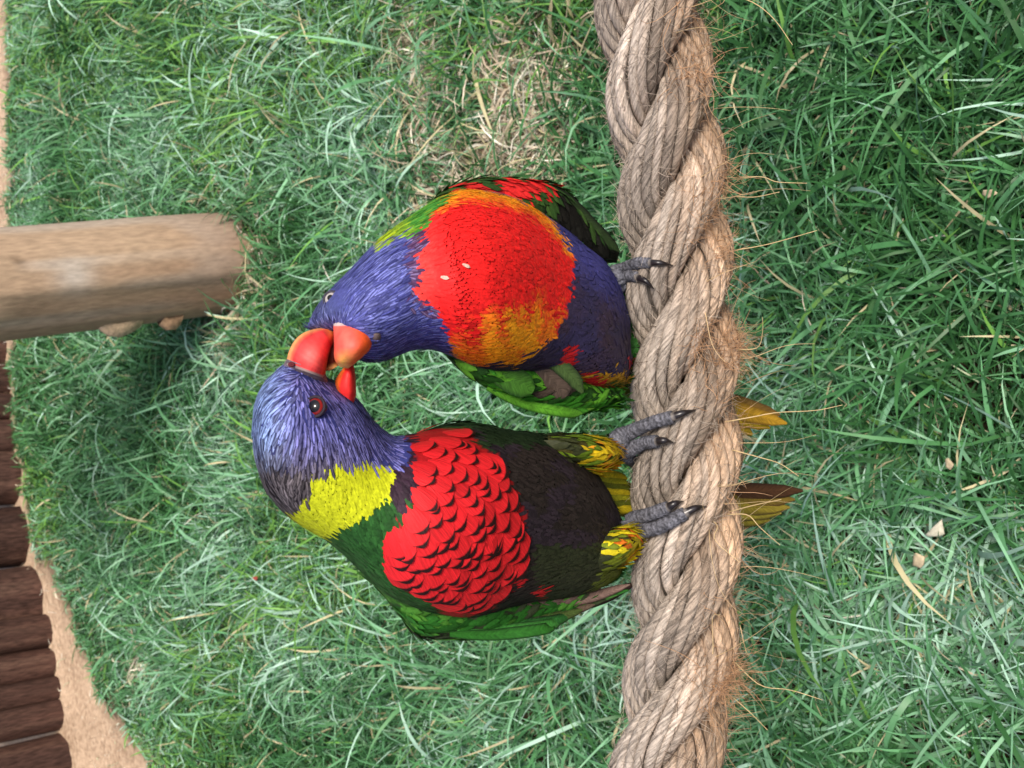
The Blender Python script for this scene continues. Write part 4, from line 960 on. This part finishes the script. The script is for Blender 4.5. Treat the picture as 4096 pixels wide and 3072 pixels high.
# wings of bird B
def cB1(x, y, r):
    N = len(x); c = np.tile(srgb(44, 74, 32), (N, 1)); q = n1(x/40, y/30) > 0.5; c[q] = srgb(62, 92, 40)
    inner = np.interp(x, [1733, 1777, 1853, 1954, 2075, 2170, 2246, 2315, 2391, 2461], [789, 764, 726, 707, 710, 720, 751, 815, 897, 973])
    q = (x > 1970) & (x < 2200) & (y-inner > 8) & (y-inner < 78); c[q] = srgb(214, 40, 40)
    q = (x < 1970) & (y-inner > 20); c[q] = srgb(190, 40, 38)
    q = (x > 2180) & (y-inner > 26); c[q] = srgb(28, 28, 24)
    q = (x > 2130) & (x < 2220) & (y-inner > 40) & (n2(x/20, y/20) > 0.5); c[q] = srgb(52, 84, 36)
    return c
wB = wing(birdB, [(1725, 800, 1760, 830, 0.070, 0.003, 0.006), (1780, 768, 1810, 815, 0.064, 0.006, 0.008), (1853, 732, 1875, 830, 0.057, 0.008, 0.01), (1954, 714, 1970, 850, 0.049, 0.010, 0.01), (2075, 716, 2080, 880, 0.040, 0.011, 0.01),
             (2170, 728, 2150, 920, 0.033, 0.011, 0.01), (2246, 760, 2205, 960, 0.026, 0.010, 0.009), (2315, 824, 2262, 995, 0.019, 0.008, 0.008), (2385, 902, 2335, 1020, 0.012, 0.006, 0.006), (2440, 965, 2400, 1045, 0.006, 0.004, 0.004)],
          cB1, rB, flow=lambda x, y: np.stack([np.ones_like(x), np.clip((x-1950)/350, -0.6, 1.1)], -1))
for i in range(6):
    long_feather('flight_feather', wB, [(2120+8*i, 742+18*i), (2250+4*i, 790+22*i), (2370-2*i, 905+18*i), (2478-2*i, 1008+8*i)], 0.040-0.001*i, 0.006-0.002*i, 0.0056, srgb(34, 36, 28) if i else srgb(44, 62, 32), srgb(16, 16, 15))
def cB2(x, y, r):
    N = len(x); c = np.tile(srgb(60, 132, 36), (N, 1)); q = n1(x/40, y/24) > 0.55; c[q] = srgb(92, 156, 44)
    q = inpoly(x, y, [(2140, 1425), (2200, 1440), (2300, 1530), (2330, 1570), (2250, 1590), (2130, 1612), (2110, 1570), (2150, 1520)]); c[q] = srgb(84, 70, 60)
    q = (n2(x/60, y/14) > 0.66); c[q] = srgb(36, 78, 26); return c
wB2 = wing(birdB, [(1785, 1408, 1782, 1420, 0.070, 0.003, 0.005), (1850, 1410, 1848, 1482, 0.068, 0.008, 0.008), (1930, 1410, 1922, 1536, 0.064, 0.012, 0.011), (2020, 1420, 2011, 1578, 0.058, 0.014, 0.012), (2115, 1420, 2106, 1608, 0.051, 0.014, 0.012),
             (2225, 1460, 2225, 1640, 0.043, 0.011, 0.01), (2320, 1500, 2330, 1645, 0.034, 0.009, 0.009), (2410, 1530, 2420, 1628, 0.024, 0.007, 0.007), (2480, 1545, 2490, 1598, 0.012, 0.004, 0.004)],
          cB2, rB, flow=lambda x, y: np.stack([np.ones_like(x), np.clip(0.55-(x-1800)/900, -0.1, 0.6)], -1))
for i in range(7):
    long_feather('flight_feather', wB2, [(1950+25*i, 1550+4*i-3*i), (2100+18*i, 1602-9*i+12), (2250+10*i, 1640-11*i+6), (2330+24*i, 1654-11*i)], 0.068-0.001*i, 0.040-0.003*i, 0.0046, [srgb(88, 150, 40), srgb(66, 136, 36), srgb(108, 166, 50)][i % 3], srgb(30, 70, 24))
long_feather('scapular_feather', wB2, [(1975, 1478), (2030, 1510), (2090, 1540), (2135, 1562)], 0.0745, 0.0665, 0.0098, srgb(62, 108, 34), srgb(30, 62, 20), camb=0.5, wprof=([0, 0.2, 0.5, 0.8, 1], [0.4, 0.85, 1, 0.85, 0.3]))
long_feather('scapular_feather', wB2, [(2145, 1425), (2220, 1450), (2290, 1510), (2330, 1572)], 0.0665, 0.0525, 0.0060, srgb(66, 88, 44), srgb(34, 46, 26), camb=0.5, wprof=([0, 0.2, 0.5, 0.8, 1], [0.5, 0.85, 1, 0.85, 0.2]))
long_feather('scapular_feather', wB2, [(2135, 1440), (2190, 1500), (2230, 1545), (2260, 1590)], 0.0635, 0.0530, 0.0120, srgb(84, 70, 60), srgb(58, 48, 42), camb=0.4)
# tail of bird B
tailB = link('tail', make_mesh('tail', *(lambda S: loft_mesh(S))(loft([(2420, 1400, 2430, 1560, -0.002, 0.010, 0.010), (2500, 1440, 2510, 1590, -0.016, 0.008, 0.008), (2600, 1490, 2600, 1610, -0.030, 0.006, 0.006), (2690, 1540, 2690, 1610, -0.042, 0.003, 0.003)], 30, 24)), C=np.tile(srgb(120, 116, 30), (30*24+2, 1))), M['feather'], birdB)

YLO = srgb(190, 152, 36)
for i, (tx, ty, c1, c2) in enumerate([(3010, 1740, YLO, srgb(120, 96, 30)), (3080, 1712, srgb(200, 164, 40), srgb(130, 100, 30)), (3148, 1694, srgb(196, 150, 44), srgb(130, 96, 34)), (3120, 1660, srgb(140, 106, 50), srgb(90, 66, 36))]):
    long_feather('tail_feather', tailB, [(2480, 1500-6*i), (2680, 1560+(ty-1700)*0.3), (2880, 1630+(ty-1700)*0.7), (tx, ty)], -0.014-0.001*i, -0.092-0.0012*i, 0.0100, c1, c2)
# head of bird B
eye_part(bodyB, 1330, 1200, 0.1104, 0.0024, srgb(60, 58, 70), srgb(176, 168, 162), 0.46, axis_off=(0.12, 0.12))
def c_upB(s_, ca, sa):
    c = np.tile(srgb(232, 92, 78), (len(s_), 1)); w = np.clip((ca-0.05)/0.5, 0, 1)[:, None]; c = c*(1-w)+srgb(238, 92, 34)*w
    w = np.clip((s_-0.5)/0.35, 0, 1)[:, None]*np.clip(1-np.abs(ca+0.2), 0, 1)[:, None]; c = c*(1-w)+srgb(250, 186, 84)*w
    w = np.clip((s_-0.85)/0.1, 0, 1)[:, None]; c = c*(1-w)+srgb(250, 196, 110)*w
    w = np.clip((0.13-s_)/0.03, 0, 1)[:, None]; return c*(1-w)+srgb(186, 168, 164)*w
upB = beak_part('upper_beak', birdB, [(1330, 1290, 1462, 1286, 0.112, 0.009, 0.012), (1333, 1312, 1468, 1308, 0.114, 0.010, 0.012), (1335, 1350, 1490, 1350, 0.116, 0.011, 0.011), (1336, 1390, 1484, 1392, 0.117, 0.011, 0.01), (1336, 1422, 1450, 1428, 0.117, 0.009, 0.008), (1342, 1446, 1420, 1454, 0.116, 0.007, 0.006), (1360, 1468, 1392, 1474, 0.114, 0.003, 0.003)], c_upB)

def c_gape(s_, ca, sa): return np.tile(srgb(92, 78, 78), (len(s_), 1))*(0.8+0.4*np.random.default_rng(2).random((len(s_), 1)))
beak_part('lower_beak', birdB, [(1455, 1300, 1512, 1306, 0.117, 0.0045, 0.008), (1466, 1322, 1528, 1330, 0.118, 0.0052, 0.008), (1476, 1350, 1526, 1354, 0.118, 0.0046, 0.007), (1486, 1378, 1508, 1380, 0.116, 0.003, 0.004)], c_gape, 20, 18)
# foot of bird B
foot_part(birdB, [(2448, 1085, 0.010), (2460, 1110, 0.011), (2474, 1145, 0.011)],
  [([(2452, 1092, 0.011), (2490, 1075, rope_d(2500, 1075, TR)), (2552, 1053, rope_d(2552, 1053, TR)), (2600, 1052, rope_d(2600, 1052, TR))], [(2590, 1052, rope_d(2590, 1052, TR)), (2640, 1052, rope_d(2640, 1052, TR+0.001)), (2692, 1062, rope_d(2692, 1061, 0.0002))]),
   ([(2474, 1145, 0.011), (2490, 1118, rope_d(2500, 1118, TR)), (2520, 1103, rope_d(2520, 1104, TR)), (2548, 1108, rope_d(2548, 1108, TR))], [(2540, 1107, rope_d(2540, 1107, TR)), (2582, 1124, rope_d(2582, 1124, TR+0.001)), (2616, 1156, rope_d(2616, 1156, 0.0002))]),
   ([(2474, 1140, 0.009), (2500, 1160, 0.003), (2515, 1180, -0.004)], None)], TR*1.15)

# ================================================================== scraps lying in the grass
def chip(pts, h, colr, label, group='pale scraps in the grass', name='wood_chip'):
    q = G(np.array([a[0] for a in pts], float), np.array([a[1] for a in pts], float), h); n = len(q)
    rr_ = np.random.default_rng(int(pts[0][0])); ce = q.mean(0); q = ce+(q-ce)*0.8+rr_.normal(0, 0.0010, q.shape)*np.array([1, 1, 0.6])
    top = q+np.array([0, 0, 0.0010]); inn = ce+(q-ce)*0.55+np.array([0, 0, 0.0014])
    V = np.vstack([q, top, inn, [ce+np.array([0, 0, 0.0013])], [ce]]); j = np.arange(n)
    F = [np.vstack([np.stack([j, (j+1) % n, n+(j+1) % n, n+j], -1), np.stack([n+j, n+(j+1) % n, 2*n+(j+1) % n, 2*n+j], -1)]),
         np.vstack([np.stack([2*n+j, 2*n+(j+1) % n, np.full(n, 3*n)], -1), np.stack([(j+1) % n, j, np.full(n, 3*n+1)], -1)])]
    C = np.asarray(colr)*(0.85+0.3*rr_.random((len(V), 1)))
    link(name, make_mesh(name, V, F, C), M['chip'], None, None, label, 'scrap', group)
CH = (0.46, 0.37, 0.24)
chip([(3655, 2225), (3668, 2205), (3700, 2215), (3702, 2258), (3680, 2282), (3655, 2270)], 0.030, CH, 'cream wedge-shaped wood chip lying in the grass below the rope')
chip([(3700, 2130), (3730, 2100), (3790, 2088), (3800, 2118), (3760, 2140), (3705, 2150)], 0.030, (0.46, 0.43, 0.33), 'pale elongated flake half hidden under blades near the wedge-shaped chip')
chip([(3775, 1838), (3800, 1832), (3825, 1860), (3815, 1885), (3785, 1866)], 0.028, CH, 'cream chip beside long blades, off the tail of the barred lorikeet')
chip([(3925, 760), (3975, 755), (3990, 775), (3960, 790), (3930, 785)], 0.028, CH, 'cream chip in the deep grass away from both birds')
chip([(1005, 2312), (1012, 2300), (1036, 2305), (1032, 2320), (1012, 2325)], 0.032, srgb(150, 70, 60), 'small reddish scrap in the grass behind the barred lorikeet', name='leaf_scrap')
